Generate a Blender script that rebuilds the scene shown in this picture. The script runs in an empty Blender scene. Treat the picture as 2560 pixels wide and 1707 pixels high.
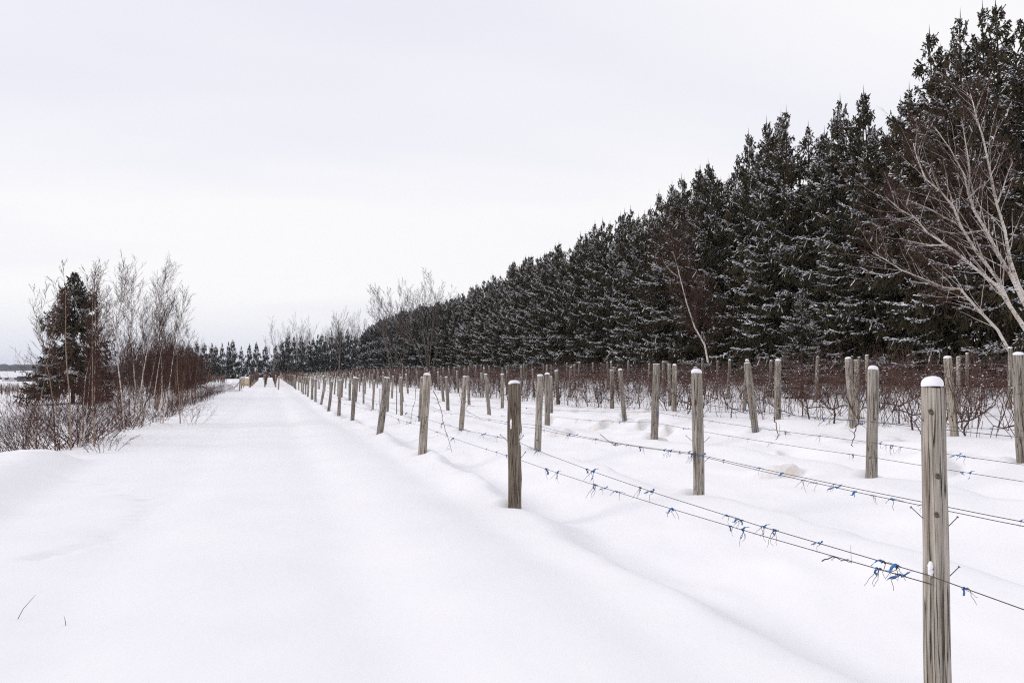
import bpy, math, random
import numpy as np

rng = np.random.default_rng(11)
random.seed(11)
R = math.radians

# ------------------------------------------------------------------ camera
sc = bpy.context.scene
FPX, HZ = 1990.0, 927.6                      # focal length and horizon, in pixels of a 2560 x 1707 frame
YAW = math.atan((1280 - 675) / FPX)          # the vine rows run along +Y; the camera looks to the right of them
PITCH = math.atan((HZ - 853.5) / FPX)
CAM = np.array([0.0, 0.0, 1.6])
cam_d = bpy.data.cameras.new("camera")
cam_d.sensor_width = 36.0
cam_d.lens = FPX / 2560 * 36
cam_d.clip_start = 0.05
cam_d.clip_end = 9000
cam = bpy.data.objects.new("camera", cam_d)
sc.collection.objects.link(cam)
cam.location = CAM
cam.rotation_euler = (R(90) + PITCH, 0, -YAW)
sc.camera = cam

# ------------------------------------------------------------------ world, sun, exposure
SUN_EL, SUN_AZ = R(24), R(-70)               # soft light from the left (azimuth measured from +Y towards +X)
world = bpy.data.worlds.new("World")
sc.world = world
world.cycles.sampling_method = 'NONE'      # the even overcast sky is sampled best by the surfaces themselves
world.use_nodes = True
wn, wl = world.node_tree.nodes, world.node_tree.links
wn.clear()
w_out = wn.new('ShaderNodeOutputWorld')
w_bg = wn.new('ShaderNodeBackground')
w_bg.inputs['Strength'].default_value = 0.1
w_sky = wn.new('ShaderNodeTexSky')
w_sky.sky_type = 'NISHITA'
w_sky.sun_disc = False
w_sky.sun_elevation = SUN_EL
w_sky.sun_rotation = SUN_AZ
w_sky.air_density = 1.0
w_sky.dust_density = 2.0
w_tc = wn.new('ShaderNodeTexCoord')
w_sep = wn.new('ShaderNodeSeparateXYZ')
wl.new(w_tc.outputs['Generated'], w_sep.inputs[0])


def wmath(op, a, b=None, clamp=False):
    n = wn.new('ShaderNodeMath')
    n.operation = op
    n.use_clamp = clamp
    for i, v in enumerate((a, b)):
        if v is None:
            continue
        if isinstance(v, (int, float)):
            n.inputs[i].default_value = v
        else:
            wl.new(v, n.inputs[i])
    return n.outputs[0]


# the overcast deck as a flat layer overhead: direction / (height + a little) gives streaks that close up to the horizon
zc = wmath('MAXIMUM', w_sep.outputs[2], 0.0)
den = wmath('ADD', zc, 0.16)
u = wmath('DIVIDE', w_sep.outputs[0], den)
v = wmath('DIVIDE', w_sep.outputs[1], den)
comb = wn.new('ShaderNodeCombineXYZ')
wl.new(u, comb.inputs[0])
wl.new(v, comb.inputs[1])
mp = wn.new('ShaderNodeMapping')
mp.inputs['Rotation'].default_value = (0, 0, R(60))
mp.inputs['Scale'].default_value = (0.42, 1.0, 1)
mp.inputs['Location'].default_value = (-4, -4, 0)
wl.new(comb.outputs[0], mp.inputs[0])
wnoise = wn.new('ShaderNodeTexNoise')
wnoise.inputs['Scale'].default_value = 0.55
wnoise.inputs['Detail'].default_value = 4
wnoise.inputs['Roughness'].default_value = 0.45
wl.new(mp.outputs[0], wnoise.inputs['Vector'])
ramp = wn.new('ShaderNodeValToRGB')
ramp.color_ramp.elements[0].position = 0.33
ramp.color_ramp.elements[0].color = (0.835, 0.832, 0.935, 1)
ramp.color_ramp.elements[1].position = 0.52
ramp.color_ramp.elements[1].color = (0.985, 0.98, 1.0, 1)
wl.new(wnoise.outputs['Fac'], ramp.inputs[0])
# thin blue-grey gap under the deck at the horizon
hz_f = wn.new('ShaderNodeMapRange')
hz_f.inputs['From Min'].default_value = 0.0
hz_f.inputs['From Max'].default_value = 0.095
hz_f.inputs['To Min'].default_value = 1.0
hz_f.inputs['To Max'].default_value = 0.0
hz_f.interpolation_type = 'SMOOTHSTEP'
wl.new(w_sep.outputs[2], hz_f.inputs['Value'])
hz_n = wmath('MULTIPLY', hz_f.outputs[0], 0.75)
mixh = wn.new('ShaderNodeMixRGB')
mixh.inputs[2].default_value = (0.70, 0.735, 0.87, 1)
wl.new(hz_n, mixh.inputs[0])
wl.new(ramp.outputs[0], mixh.inputs[1])
scl = wn.new('ShaderNodeVectorMath')
scl.operation = 'SCALE'
scl.inputs['Scale'].default_value = 10.15
wl.new(mixh.outputs[0], scl.inputs[0])
mixs = wn.new('ShaderNodeMixRGB')           # the clear sky still shows faintly through the cloud
mixs.inputs[0].default_value = 0.95
wl.new(w_sky.outputs[0], mixs.inputs[1])
wl.new(scl.outputs[0], mixs.inputs[2])
wl.new(mixs.outputs[0], w_bg.inputs['Color'])
wl.new(w_bg.outputs[0], w_out.inputs['Surface'])

sun_d = bpy.data.lights.new("sun", 'SUN')
sun_d.energy = 1.0
sun_d.angle = R(20)
sun_d.color = (1.0, 0.95, 0.89)
sun = bpy.data.objects.new("sun", sun_d)
sc.collection.objects.link(sun)
sun.location = (-40, 10, 40)
_d = np.array([math.sin(SUN_AZ) * math.cos(SUN_EL), math.cos(SUN_AZ) * math.cos(SUN_EL), math.sin(SUN_EL)])
sun.rotation_euler = (math.acos(_d[2]), 0, math.atan2(_d[0], -_d[1]))

sc.view_settings.view_transform = 'Standard'
sc.view_settings.look = 'None'
sc.view_settings.gamma = 1
sc.view_settings.exposure = 0.0
sc.view_settings.use_curve_mapping = False
sc.cycles.use_denoising = False
sc.cycles.filter_width = 1.15
sc.cycles.max_bounces = 6
sc.cycles.diffuse_bounces = 4
sc.cycles.volume_bounces = 0

# ------------------------------------------------------------------ helpers: pixels of the photograph to points of the place
_f = np.array([math.sin(YAW) * math.cos(PITCH), math.cos(YAW) * math.cos(PITCH), math.sin(PITCH)])
_r = np.array([math.cos(YAW), -math.sin(YAW), 0.0])
_u = np.cross(_r, _f)


def ray(px, py=HZ):
    return _f + (px - 1280) / FPX * _r + (853.5 - py) / FPX * _u


def at(px, py, d):
    return CAM + ray(px, py) * d


def on_row(px, X, py=960.0):
    q = ray(px, py)
    return q[1] * X / q[0]                   # Y where the line of sight crosses the row at X


def project(p):
    q = np.asarray(p, float) - CAM
    d = q @ _f
    return 1280 + FPX * (q @ _r) / d, 853.5 - FPX * (q @ _u) / d, d


def S(a, b, x):
    t = np.clip((x - a) / (b - a), 0, 1)
    return t * t * (3 - 2 * t)


_perm = np.random.default_rng(5).random((256, 256))


def vn(x, y, s=0):
    x = np.asarray(x, float) + 37.3 * s
    y = np.asarray(y, float) + 91.7 * s
    xi, yi = np.floor(x).astype(int), np.floor(y).astype(int)
    fx, fy = x - xi, y - yi
    fx = fx * fx * (3 - 2 * fx)
    fy = fy * fy * (3 - 2 * fy)
    g = lambda i, j: _perm[i & 255, j & 255]
    return (g(xi, yi) * (1 - fx) + g(xi + 1, yi) * fx) * (1 - fy) + (g(xi, yi + 1) * (1 - fx) + g(xi + 1, yi + 1) * fx) * fy


def fbm(x, y, s=0, o=3):
    a, t, n = 1.0, 0.0, 0.0
    for k in range(o):
        t = t + a * vn(x * 2 ** k, y * 2 ** k, s + k)
        n += a
        a *= 0.5
    return t / n - 0.5


ROWS = [2.85, 5.05, 7.8, 10.1, 12.55, 15.0, 17.6, 20.0, 22.3]

# wind-scoured hollows under small drifts: x, y, half length
SCOUR = [(9.3, 21.6, 0.9), (9.6, 19.6, 0.8), (9.3, 17.6, 0.55), (8.05, 15.4, 0.42), (7.0, 19.0, 0.4), (10.4, 17.4, 0.9), (10.9, 14.6, 1.0),
         (11.0, 12.6, 1.1), (8.7, 12.3, 0.7), (7.15, 10.1, 0.35), (10.6, 10.6, 0.8), (9.5, 9.4, 0.6), (11.9, 25.0, 0.9),
         (11.6, 29.0, 0.9), (9.0, 25.5, 0.7), (8.6, 30.0, 0.7)]
TRACK = []
_tp = [(150, 1196), (200, 1199), (245, 1208), (285, 1221), (322, 1231), (345, 1238), (359, 1243), (361, 1250), (359, 1258),
       (351, 1270), (342, 1281), (330, 1292), (318, 1302), (295, 1320), (275, 1332), (238, 1347), (212, 1361), (150, 1378), (90, 1391)]
for _x, _y in _tp:
    _q = ray(_x, _y)
    _t = -1.62 / _q[2]
    TRACK.append((_q[0] * _t, _q[1] * _t))
POSTS0 = []                                   # near posts, filled below: hollows form around them


def road_edge(y):
    return -4.0 + 0.9 * fbm(y / 6.0, y * 0 + 3.3, 3, 2)


def G(x, y, fine=True):
    x = np.asarray(x, float)
    y = np.asarray(y, float)
    right = 0.0345 * (np.clip(x, 2.3, 23.5) - 2.3)
    right = right + 0.36 * S(22.5, 24.2, x)
    drop = 0.45 * S(7, 44, y) * (1 - S(8, 22, x))
    main = right - drop
    left = np.interp(x, [-3000, -400, -150, -60, -35, -14, -8], [-9, -5, -3.2, -2.1, -1.6, -0.8, -0.75]) - 0.1 * S(60, 200, y)
    e = road_edge(y)
    l = S(0, 3.6, e - x)
    z = main * (1 - l) + left * l
    # ploughed bank on the left that ends at a rounded nose
    bank = 0.27 * S(-2.75, -3.75, x + 0.05 * (y - 12)) * (1 - S(16.1, 17.0, y + 0.25 * (x + 3.3))) * S(-40, -4, y)
    bank = bank * (1 - S(-6.5, -9.0, x))
    z = z + bank * (1 + 0.16 * fbm(x / 0.22, y / 0.4, 9, 2))
    far = 1 - S(60, 160, np.hypot(x, y))
    z = z + far * 0.10 * fbm(x / 5.0, y / 9.0, 1, 2) * S(0.5, 3, np.hypot(x, y))
    # drifts along the vine rows
    inrows = S(1.9, 3.0, x) * (1 - S(23, 25, x)) * far
    z = z - 0.19 * inrows
    for k, X in enumerate(ROWS):
        w = x - X + 0.75 * fbm(y / 1.9, y * 0 + k, 20 + k, 3)
        amp = 0.23 + 0.22 * fbm(y / 2.6, y * 0 + 2.7 * k, 40 + k, 2)
        z = z + inrows * amp * np.where(w < 0, np.exp(-(np.abs(w) / 1.0) ** 1.5), np.exp(-(w / 0.34) ** 2))
        z = z - inrows * amp * 0.35 * np.exp(-((w - 0.75) / 0.5) ** 2)
    z = z + inrows * (0.13 * fbm(x / 0.8, y / 1.9, 7, 3) + 0.05 * fbm(x / 0.35, y / 0.8, 17, 2))
    # soft wheel ruts under the snow of the lane
    for X in (-1.3, 0.75):
        z = z - 0.035 * far * np.exp(-((x - X + 0.25 * fbm(y / 7, y * 0, 60, 2)) / 0.42) ** 2)
    z = z + 0.05 * far * S(0.6, 1.35, x) * (1 - S(1.6, 2.4, x))
    if fine:
        for (sx, sy, sl) in SCOUR:
            sl = sl * 0.8
            u_ = (x - sx) + 0.25 * (y - sy)
            v_ = (y - sy) - 0.30 * (x - sx) + 0.25 * np.sin(u_ * 5 + sx)
            m = np.exp(-(u_ / sl) ** 4)
            z = z + m * 0.19 * S(-0.06, 0.09, v_) * np.exp(-np.clip(v_, 0, None) / 0.5) - m * 0.05 * np.exp(-((v_ + 0.12) / 0.15) ** 2)
        for (tx, ty) in TRACK:
            d2 = ((x - tx) / 0.055) ** 2 + ((y - ty) / 0.085) ** 2
            z = z - 0.055 * np.exp(-d2) + 0.012 * np.exp(-((np.sqrt(d2) - 1.8) / 0.5) ** 2)
        for (px_, py_, pr) in POSTS0:
            d = np.hypot(x - px_, y - py_)
            ang = np.arctan2(y - py_, x - px_)
            z = z - 0.10 * np.exp(-(d / (pr * 2.0)) ** 2) * (0.55 + 0.6 * np.cos(ang + 2.2)) + 0.06 * np.exp(-((d - pr * 3.0) / (pr * 1.6)) ** 2) * (0.5 + 0.5 * np.cos(ang - 0.6))
        z = z + 0.012 * far * fbm(x / 0.35, y / 0.6, 13, 2) * (1 - S(18, 40, np.hypot(x, y)))
    return z


def gz(x, y):
    return float(G(np.array([x]), np.array([y]))[0])


# ------------------------------------------------------------------ helpers: meshes, objects, materials
COL = sc.collection


class MB:
    def __init__(self):
        self.v, self.q, self.t, self.n, self.tint = [], [], [], 0, []

    def add(self, v, quads=None, tris=None, tint=None):
        v = np.asarray(v, float).reshape(-1, 3)
        if quads is not None and len(quads):
            self.q.append(np.asarray(quads, int).reshape(-1, 4) + self.n)
        if tris is not None and len(tris):
            self.t.append(np.asarray(tris, int).reshape(-1, 3) + self.n)
        self.v.append(v)
        self.tint.append(np.broadcast_to(np.zeros(1) if tint is None else np.asarray(tint, float), (len(v),)))
        self.n += len(v)
        return self

    def mesh(self, name, mat, smooth=True, use_tint=False):
        me = bpy.data.meshes.new(name)
        v = np.concatenate(self.v)
        q = np.concatenate(self.q) if self.q else np.zeros((0, 4), int)
        t = np.concatenate(self.t) if self.t else np.zeros((0, 3), int)
        me.vertices.add(len(v))
        me.vertices.foreach_set('co', v.ravel())
        idx = np.concatenate([q.ravel(), t.ravel()])
        me.loops.add(len(idx))
        me.loops.foreach_set('vertex_index', idx)
        starts = np.concatenate([np.arange(len(q)) * 4, len(q) * 4 + np.arange(len(t)) * 3])
        me.polygons.add(len(starts))
        me.polygons.foreach_set('loop_start', starts)
        me.polygons.foreach_set('use_smooth', np.full(len(starts), smooth))
        if use_tint:
            a = me.attributes.new('tint', 'FLOAT', 'POINT')
            a.data.foreach_set('value', np.concatenate(self.tint))
        me.update(calc_edges=True)
        me.materials.append(mat)
        return me


def obj(name, me, parent=None, loc=(0, 0, 0), rot=(0, 0, 0), scale=(1, 1, 1)):
    o = bpy.data.objects.new(name, me)
    if name in ('cane_snow', 'branch_snow', 'twigs', 'stems', 'canes', 'branches'):
        o['kind'] = 'stuff'
    COL.objects.link(o)
    o.location, o.rotation_euler, o.scale = loc, rot, scale
    if parent is not None:
        o.parent = parent
    return o


def tag(o, label=None, cat=None, group=None, kind=None):
    if label:
        o['label'] = label
    if cat:
        o['category'] = cat
    if group:
        o['group'] = group
    if kind:
        o['kind'] = kind
    return o


def tubes(P, Rad, sides=3, cap=False):
    P = np.asarray(P, float)
    Rad = np.asarray(Rad, float)
    N, K, _ = P.shape
    T = np.gradient(P, axis=1)
    T /= np.linalg.norm(T, axis=2, keepdims=True) + 1e-9
    mean = P[:, -1] - P[:, 0]
    mean /= np.linalg.norm(mean, axis=1, keepdims=True) + 1e-9
    ref = np.where(np.abs(mean[:, 2:3]) > 0.8, np.array([[1.0, 0.13, 0]]), np.array([[0.0, 0, 1]]))[:, None, :]
    A = np.cross(T, np.broadcast_to(ref, T.shape))
    A /= np.linalg.norm(A, axis=2, keepdims=True) + 1e-9
    B = np.cross(T, A)
    ang = np.arange(sides) * 2 * math.pi / sides
    V = P[:, :, None, :] + Rad[:, :, None, None] * (A[:, :, None, :] * np.cos(ang)[None, None, :, None] + B[:, :, None, :] * np.sin(ang)[None, None, :, None])
    base = (np.arange(N)[:, None, None] * K + np.arange(K - 1)[None, :, None]) * sides
    j = np.arange(sides)[None, None, :]
    j2 = (j + 1) % sides
    q = np.stack([base + j, base + j2, base + sides + j2, base + sides + j], -1).reshape(-1, 4)
    return V.reshape(-1, 3), q


def add_tube(mb, pts, rad, sides=6, tint=0.0):
    pts = np.asarray(pts, float)
    rad = np.broadcast_to(np.asarray(rad, float), (len(pts),))
    v_, q_ = tubes(pts[None], rad[None], sides)
    K = len(pts)
    n0 = len(v_)
    v_ = np.vstack([v_, pts[:1], pts[-1:]])
    t_ = [(n0, (j + 1) % sides, j) for j in range(sides)] + [(n0 + 1, (K - 1) * sides + j, (K - 1) * sides + (j + 1) % sides) for j in range(sides)]
    mb.add(v_, q_, t_, tint)


def add_box(mb, c, s, rz=0.0):
    c = np.asarray(c, float)
    s = np.asarray(s, float) / 2
    k = np.array([[x, y, z] for x in (-1, 1) for y in (-1, 1) for z in (-1, 1)], float) * s
    cr, sr = math.cos(rz), math.sin(rz)
    k = np.stack([k[:, 0] * cr - k[:, 1] * sr, k[:, 0] * sr + k[:, 1] * cr, k[:, 2]], 1) + c
    mb.add(k, [(0, 1, 3, 2), (4, 6, 7, 5), (0, 4, 5, 1), (2, 3, 7, 6), (0, 2, 6, 4), (1, 5, 7, 3)])


def blob(mb, c, r, seed=0, nu=8, nv=5, flat=1.0):
    g = np.random.default_rng(seed)
    th = np.arange(nu) * 2 * math.pi / nu
    ph = np.linspace(0.0, math.pi, nv + 2)[1:-1]
    rr = 1 + 0.25 * (g.random((nv, nu)) - 0.5)
    x = np.sin(ph)[:, None] * np.cos(th) * rr * r
    y = np.sin(ph)[:, None] * np.sin(th) * rr * r
    z = np.cos(ph)[:, None] * rr * r * flat
    v_ = np.stack([x, y, z], -1).reshape(-1, 3)
    v_ = np.vstack([v_, [[0, 0, r * flat], [0, 0, -r * flat]]]) + np.asarray(c, float)
    q_, t_ = [], []
    for i in range(nv - 1):
        for j in range(nu):
            q_.append((i * nu + j, (i + 1) * nu + j, (i + 1) * nu + (j + 1) % nu, i * nu + (j + 1) % nu))
    for j in range(nu):
        t_.append((nv * nu, j, (j + 1) % nu))
        t_.append((nv * nu + 1, (nv - 1) * nu + (j + 1) % nu, (nv - 1) * nu + j))
    mb.add(v_, q_, t_)


def material(name, rough=0.8, spec=0.2):
    m = bpy.data.materials.new(name)
    m.use_nodes = True
    b = m.node_tree.nodes['Principled BSDF']
    b.inputs['Roughness'].default_value = rough
    b.inputs['Specular IOR Level'].default_value = spec
    return m, m.node_tree.nodes, m.node_tree.links, b


def noise_node(n, l, scale, detail=4, coord='Object', vec=None, rough=0.55, sc_vec=None):
    t = n.new('ShaderNodeTexNoise')
    t.inputs['Scale'].default_value = scale
    t.inputs['Detail'].default_value = detail
    t.inputs['Roughness'].default_value = rough
    if vec is None:
        c = n.new('ShaderNodeTexCoord')
        vec = c.outputs[coord]
    if sc_vec:
        mpp = n.new('ShaderNodeMapping')
        mpp.inputs['Scale'].default_value = sc_vec
        l.new(vec, mpp.inputs[0])
        vec = mpp.outputs[0]
    l.new(vec, t.inputs['Vector'])
    return t.outputs['Fac']


def ramp_node(n, l, fac, stops):
    r_ = n.new('ShaderNodeValToRGB')
    el = r_.color_ramp.elements
    while len(el) < len(stops):
        el.new(0.5)
    for e_, (p, c) in zip(el, stops):
        e_.position = p
        e_.color = (*c, 1)
    l.new(fac, r_.inputs[0])
    return r_.outputs[0]


def mix_node(n, l, fac, a, b, mode='MIX'):
    m_ = n.new('ShaderNodeMixRGB')
    m_.blend_type = mode
    for i, val in enumerate((fac, a, b)):
        if hasattr(val, 'is_output'):
            l.new(val, m_.inputs[i])
        elif i == 0:
            m_.inputs[0].default_value = val
        else:
            m_.inputs[i].default_value = (*val, 1)
    return m_.outputs[0]


def bump(n, l, b, h, strength, dist):
    bn = n.new('ShaderNodeBump')
    bn.inputs['Strength'].default_value = strength
    bn.inputs['Distance'].default_value = dist
    l.new(h, bn.inputs['Height'])
    l.new(bn.outputs[0], b.inputs['Normal'])


M = {}
SNOW = (0.865, 0.855, 0.895)
# snow of the ground: grain, soft crust, dirty tan with painted shade and beige bounce on scoured faces
m, n, l, b = material('snow_ground', 0.75, 0.15)
at_ = n.new('ShaderNodeAttribute')
at_.attribute_name = 'tint'
mot = noise_node(n, l, 0.8, 3)
c0 = ramp_node(n, l, mot, [(0.3, (0.835, 0.826, 0.87)), (0.7, (0.875, 0.865, 0.90))])
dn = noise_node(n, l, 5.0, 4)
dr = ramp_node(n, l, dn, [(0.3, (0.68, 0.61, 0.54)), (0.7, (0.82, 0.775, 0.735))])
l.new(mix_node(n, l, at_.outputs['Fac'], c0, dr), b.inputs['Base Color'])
g1 = noise_node(n, l, 9.0, 5)
g2 = noise_node(n, l, 130.0, 3)
gm = n.new('ShaderNodeMath')
gm.operation = 'MULTIPLY_ADD'
gm.inputs[1].default_value = 0.18
l.new(g2, gm.inputs[0])
l.new(g1, gm.inputs[2])
bump(n, l, b, gm.outputs[0], 0.22, 0.02)
M['ground'] = m
m, n, l, b = material('snow_clean', 0.75, 0.15)
b.inputs['Base Color'].default_value = (*SNOW, 1)
bump(n, l, b, noise_node(n, l, 60, 3), 0.3, 0.01)
M['snow'] = m

# weathered wood of the posts
m, n, l, b = material('weathered_wood', 0.9, 0.1)
tc = n.new('ShaderNodeTexCoord')
oi = n.new('ShaderNodeObjectInfo')
off = n.new('ShaderNodeVectorMath')
off.operation = 'MULTIPLY_ADD'
l.new(oi.outputs['Random'], off.inputs[0])
off.inputs[1].default_value = (7, 11, 13)
l.new(tc.outputs['Object'], off.inputs[2])
grain = noise_node(n, l, 1.0, 5, vec=off.outputs[0], sc_vec=(70, 70, 2.2), rough=0.65)
blot = noise_node(n, l, 1.0, 4, vec=off.outputs[0], sc_vec=(12, 12, 2.4))
crk = noise_node(n, l, 1.0, 2, vec=off.outputs[0], sc_vec=(34, 34, 1.1), rough=0.5)
gc = ramp_node(n, l, grain, [(0.33, (0.105, 0.092, 0.08)), (0.47, (0.34, 0.31, 0.278)), (0.66, (0.52, 0.49, 0.455))])
bc = ramp_node(n, l, blot, [(0.3, (0.66, 0.62, 0.57)), (0.6, (1.0, 0.99, 0.975))])
wc = mix_node(n, l, 1.0, gc, bc, 'MULTIPLY')
cm = ramp_node(n, l, crk, [(0.475, (1, 1, 1)), (0.494, (0.14, 0.12, 0.10)), (0.506, (0.14, 0.12, 0.10)), (0.525, (1, 1, 1))])
wc = mix_node(n, l, 1.0, wc, cm, 'MULTIPLY')
tint_r = ramp_node(n, l, oi.outputs['Random'], [(0.0, (0.72, 0.70, 0.68)), (0.5, (0.97, 0.97, 0.97)), (1.0, (1.08, 1.05, 1.0))])
l.new(mix_node(n, l, 1.0, wc, tint_r, 'MULTIPLY'), b.inputs['Base Color'])
hh = n.new('ShaderNodeMath')
hh.operation = 'MULTIPLY_ADD'
l.new(grain, hh.inputs[0])
hh.inputs[1].default_value = 0.6
l.new(cm, hh.inputs[2])
bump(n, l, b, hh.outputs[0], 0.6, 0.006)
M['wood'] = m
m2 = m.copy()
m2.name = 'dark_wood'
for nd_ in m2.node_tree.nodes:
    if nd_.type == 'VALTORGB' and len(nd_.color_ramp.elements) == 3 and nd_.color_ramp.elements[0].position > 0.2:
        for e_, c_ in zip(nd_.color_ramp.elements, ((0.055, 0.045, 0.036), (0.17, 0.14, 0.11), (0.34, 0.30, 0.26))):
            e_.color = (*c_, 1)
M['dark_wood'] = m2


def simple(name, c1, c2, scale=8, rough=0.85, spec=0.15, snow=0.0, bmp=0.0, sv=None):
    """two-tone matt material; snow > 0 lets snow lie on faces that look up"""
    m, n, l, b = material(name, rough, spec)
    f = noise_node(n, l, scale, 4, sc_vec=sv)
    c = ramp_node(n, l, f, [(0.3, c1), (0.7, c2)])
    if snow > 0:
        ge = n.new('ShaderNodeNewGeometry')
        sp = n.new('ShaderNodeSeparateXYZ')
        l.new(ge.outputs['Normal'], sp.inputs[0])
        nf = noise_node(n, l, 3.0, 2)
        ad = n.new('ShaderNodeMath')
        ad.operation = 'MULTIPLY_ADD'
        l.new(nf, ad.inputs[0])
        ad.inputs[1].default_value = 0.9
        l.new(sp.outputs[2], ad.inputs[2])
        mr = n.new('ShaderNodeMapRange')
        mr.inputs['From Min'].default_value = 1.45 - snow
        mr.inputs['From Max'].default_value = 1.6 - snow
        l.new(ad.outputs[0], mr.inputs['Value'])
        c = mix_node(n, l, mr.outputs[0], c, SNOW)
    l.new(c, b.inputs['Base Color'])
    if bmp:
        bump(n, l, b, f, bmp, 0.01)
    M[name] = m
    return m


def tinted(name, c1, c2, c3, rough=0.8):
    m, n, l, b = material(name, rough, 0.15)
    a = n.new('ShaderNodeAttribute')
    a.attribute_name = 'tint'
    l.new(ramp_node(n, l, a.outputs['Fac'], [(0.0, c1), (0.5, c2), (1.0, c3)]), b.inputs['Base Color'])
    M[name] = m
    return m


tinted('needles', (0.030, 0.032, 0.023), (0.064, 0.056, 0.035), (0.12, 0.092, 0.053))
tinted('needles_blue', (0.020, 0.025, 0.022), (0.036, 0.040, 0.033), (0.06, 0.058, 0.045))
simple('spruce_bark', (0.035, 0.026, 0.02), (0.08, 0.062, 0.05), 12, bmp=0.5)
simple('vine_bark', (0.035, 0.022, 0.018), (0.10, 0.065, 0.052), 30, snow=0.0)
simple('vine_cane', (0.06, 0.033, 0.029), (0.15, 0.085, 0.07), 6)
simple('bramble', (0.11, 0.043, 0.036), (0.26, 0.115, 0.085), 2)
simple('dry_grass', (0.22, 0.13, 0.06), (0.36, 0.24, 0.12), 2)
simple('twig_brown', (0.045, 0.022, 0.018), (0.10, 0.052, 0.040), 3)
simple('twig_red', (0.075, 0.026, 0.024), (0.14, 0.05, 0.042), 3)
simple('twig_grey', (0.06, 0.046, 0.042), (0.125, 0.098, 0.088), 3)
simple('grey_bark', (0.10, 0.08, 0.07), (0.21, 0.175, 0.15), 9, snow=0.3, sv=(1, 1, .3))
simple('wire', (0.035, 0.032, 0.032), (0.09, 0.075, 0.065), 20, rough=0.5, spec=0.5)
simple('steel', (0.09, 0.09, 0.095), (0.22, 0.21, 0.21), 60, rough=0.45, spec=0.5)
simple('stake_metal', (0.035, 0.028, 0.025), (0.07, 0.055, 0.05), 20, rough=0.6)
simple('blue_plastic', (0.02, 0.085, 0.27), (0.06, 0.20, 0.46), 40, rough=0.45, spec=0.4)
simple('knot_wood', (0.04, 0.032, 0.026), (0.16, 0.13, 0.105), 120)
simple('orange_paint', (0.48, 0.22, 0.10), (0.58, 0.32, 0.18), 10)
simple('straw', (0.52, 0.39, 0.23), (0.76, 0.62, 0.43), 14, bmp=0.4, sv=(1, 1, 6))
simple('brush', (0.05, 0.035, 0.03), (0.11, 0.08, 0.065), 6, snow=0.45)
simple('rust', (0.25, 0.06, 0.035), (0.36, 0.10, 0.055), 10)
simple('barn_wall', (0.10, 0.10, 0.12), (0.17, 0.165, 0.18), 1.5)
simple('house_wall', (0.55, 0.55, 0.58), (0.68, 0.68, 0.70), 1.0)
simple('window_dark', (0.02, 0.022, 0.03), (0.04, 0.045, 0.06), 1.0, rough=0.2, spec=0.5)
simple('far_wood', (0.055, 0.06, 0.075), (0.10, 0.10, 0.115), 0.02)
# birch bark: pale, with dark flecks, browner where thin
m, n, l, b = material('birch_bark', 0.7, 0.2)
f1 = noise_node(n, l, 1.0, 3, sc_vec=(9, 9, 22))
f2 = noise_node(n, l, 2.0, 3)
cA = ramp_node(n, l, f2, [(0.35, (0.56, 0.49, 0.43)), (0.65, (0.76, 0.72, 0.68))])
cB = ramp_node(n, l, f1, [(0.56, (1, 1, 1)), (0.66, (0.22, 0.18, 0.16))])
l.new(mix_node(n, l, 1.0, cA, cB, 'MULTIPLY'), b.inputs['Base Color'])
M['birch_bark'] = m
simple('birch_tan', (0.17, 0.105, 0.072), (0.42, 0.32, 0.24), 5, sv=(3, 3, 8))

ORD = ['first', 'second', 'third', 'fourth', 'fifth', 'sixth', 'seventh', 'eighth', 'ninth', 'tenth', 'eleventh', 'twelfth', 'thirteenth',
       'fourteenth', 'fifteenth', 'sixteenth', 'seventeenth', 'eighteenth', 'nineteenth', 'twentieth', 'twenty-first', 'twenty-second',
       'twenty-third', 'twenty-fourth', 'twenty-fifth', 'twenty-sixth', 'twenty-seventh', 'twenty-eighth', 'twenty-ninth', 'thirtieth']

# ------------------------------------------------------------------ near posts: base pixel x, top pixel x, row, girth
NEAR = {0: [(1288, 1296), (1057, 1070), (950, 967), (882, 887), (848, 850), (822, 830), (803, 814), (789, 789), (780, 781), (770, 772), (764, 765), (758, 759)],
        1: [(1745, 1742), (1344, 1349), (1153, 1162), (1052, 1056)],
        2: [(2175, 2184), (1635, 1647), (1368, 1368), (1223, 1215), (1120, 1116), (1007, 1000)],
        3: [(2555, 2532), (1888, 1869), (1561, 1546), (1378, 1376), (1256, 1256), (1173, 1167), (1109, 1102), (1020, 1015)],
        4: [(2384, 2374), (2131, 2108), (1943, 1944), (1753, 1740), (1685, 1687), (1531, 1524), (1395, 1391), (1207, 1203), (1146, 1141), (1098, 1095)]}
post_list = []                                # row, Y, X, lean_x, radius
for k, X in enumerate(ROWS):
    ys = []
    if k == 0:
        post_list.append((0, on_row(2336, 2.85, 1300.0), 2.85, 0.031, 0.050))
    for (xb, xt) in NEAR.get(k, []):
        Y = on_row(xb, X)
        d = project((X, Y, 0.5))[2]
        lean = (xt - xb) * d / FPX / 1.5
        post_list.append((k, Y, X, lean, 0.066 + 0.02 * random.random()))
        ys.append(Y)
    last = max(ys) if ys else 8.5
    if not ys:
        Y = on_row(2620, X)
        last = Y - random.uniform(2, 5)
    Y = last
    while Y < 150:
        Y += (6.0 if k == 0 else 4.6 if k < 5 else 5.4) + random.uniform(-0.5, 0.5)
        post_list.append((k, Y, X + random.uniform(-0.1, 0.1), random.gauss(0, 0.045), random.uniform(0.052, 0.072)))
POSTS0[:] = [(X, Y, r_) for (k, Y, X, ln, r_) in post_list if Y < 22]

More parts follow.
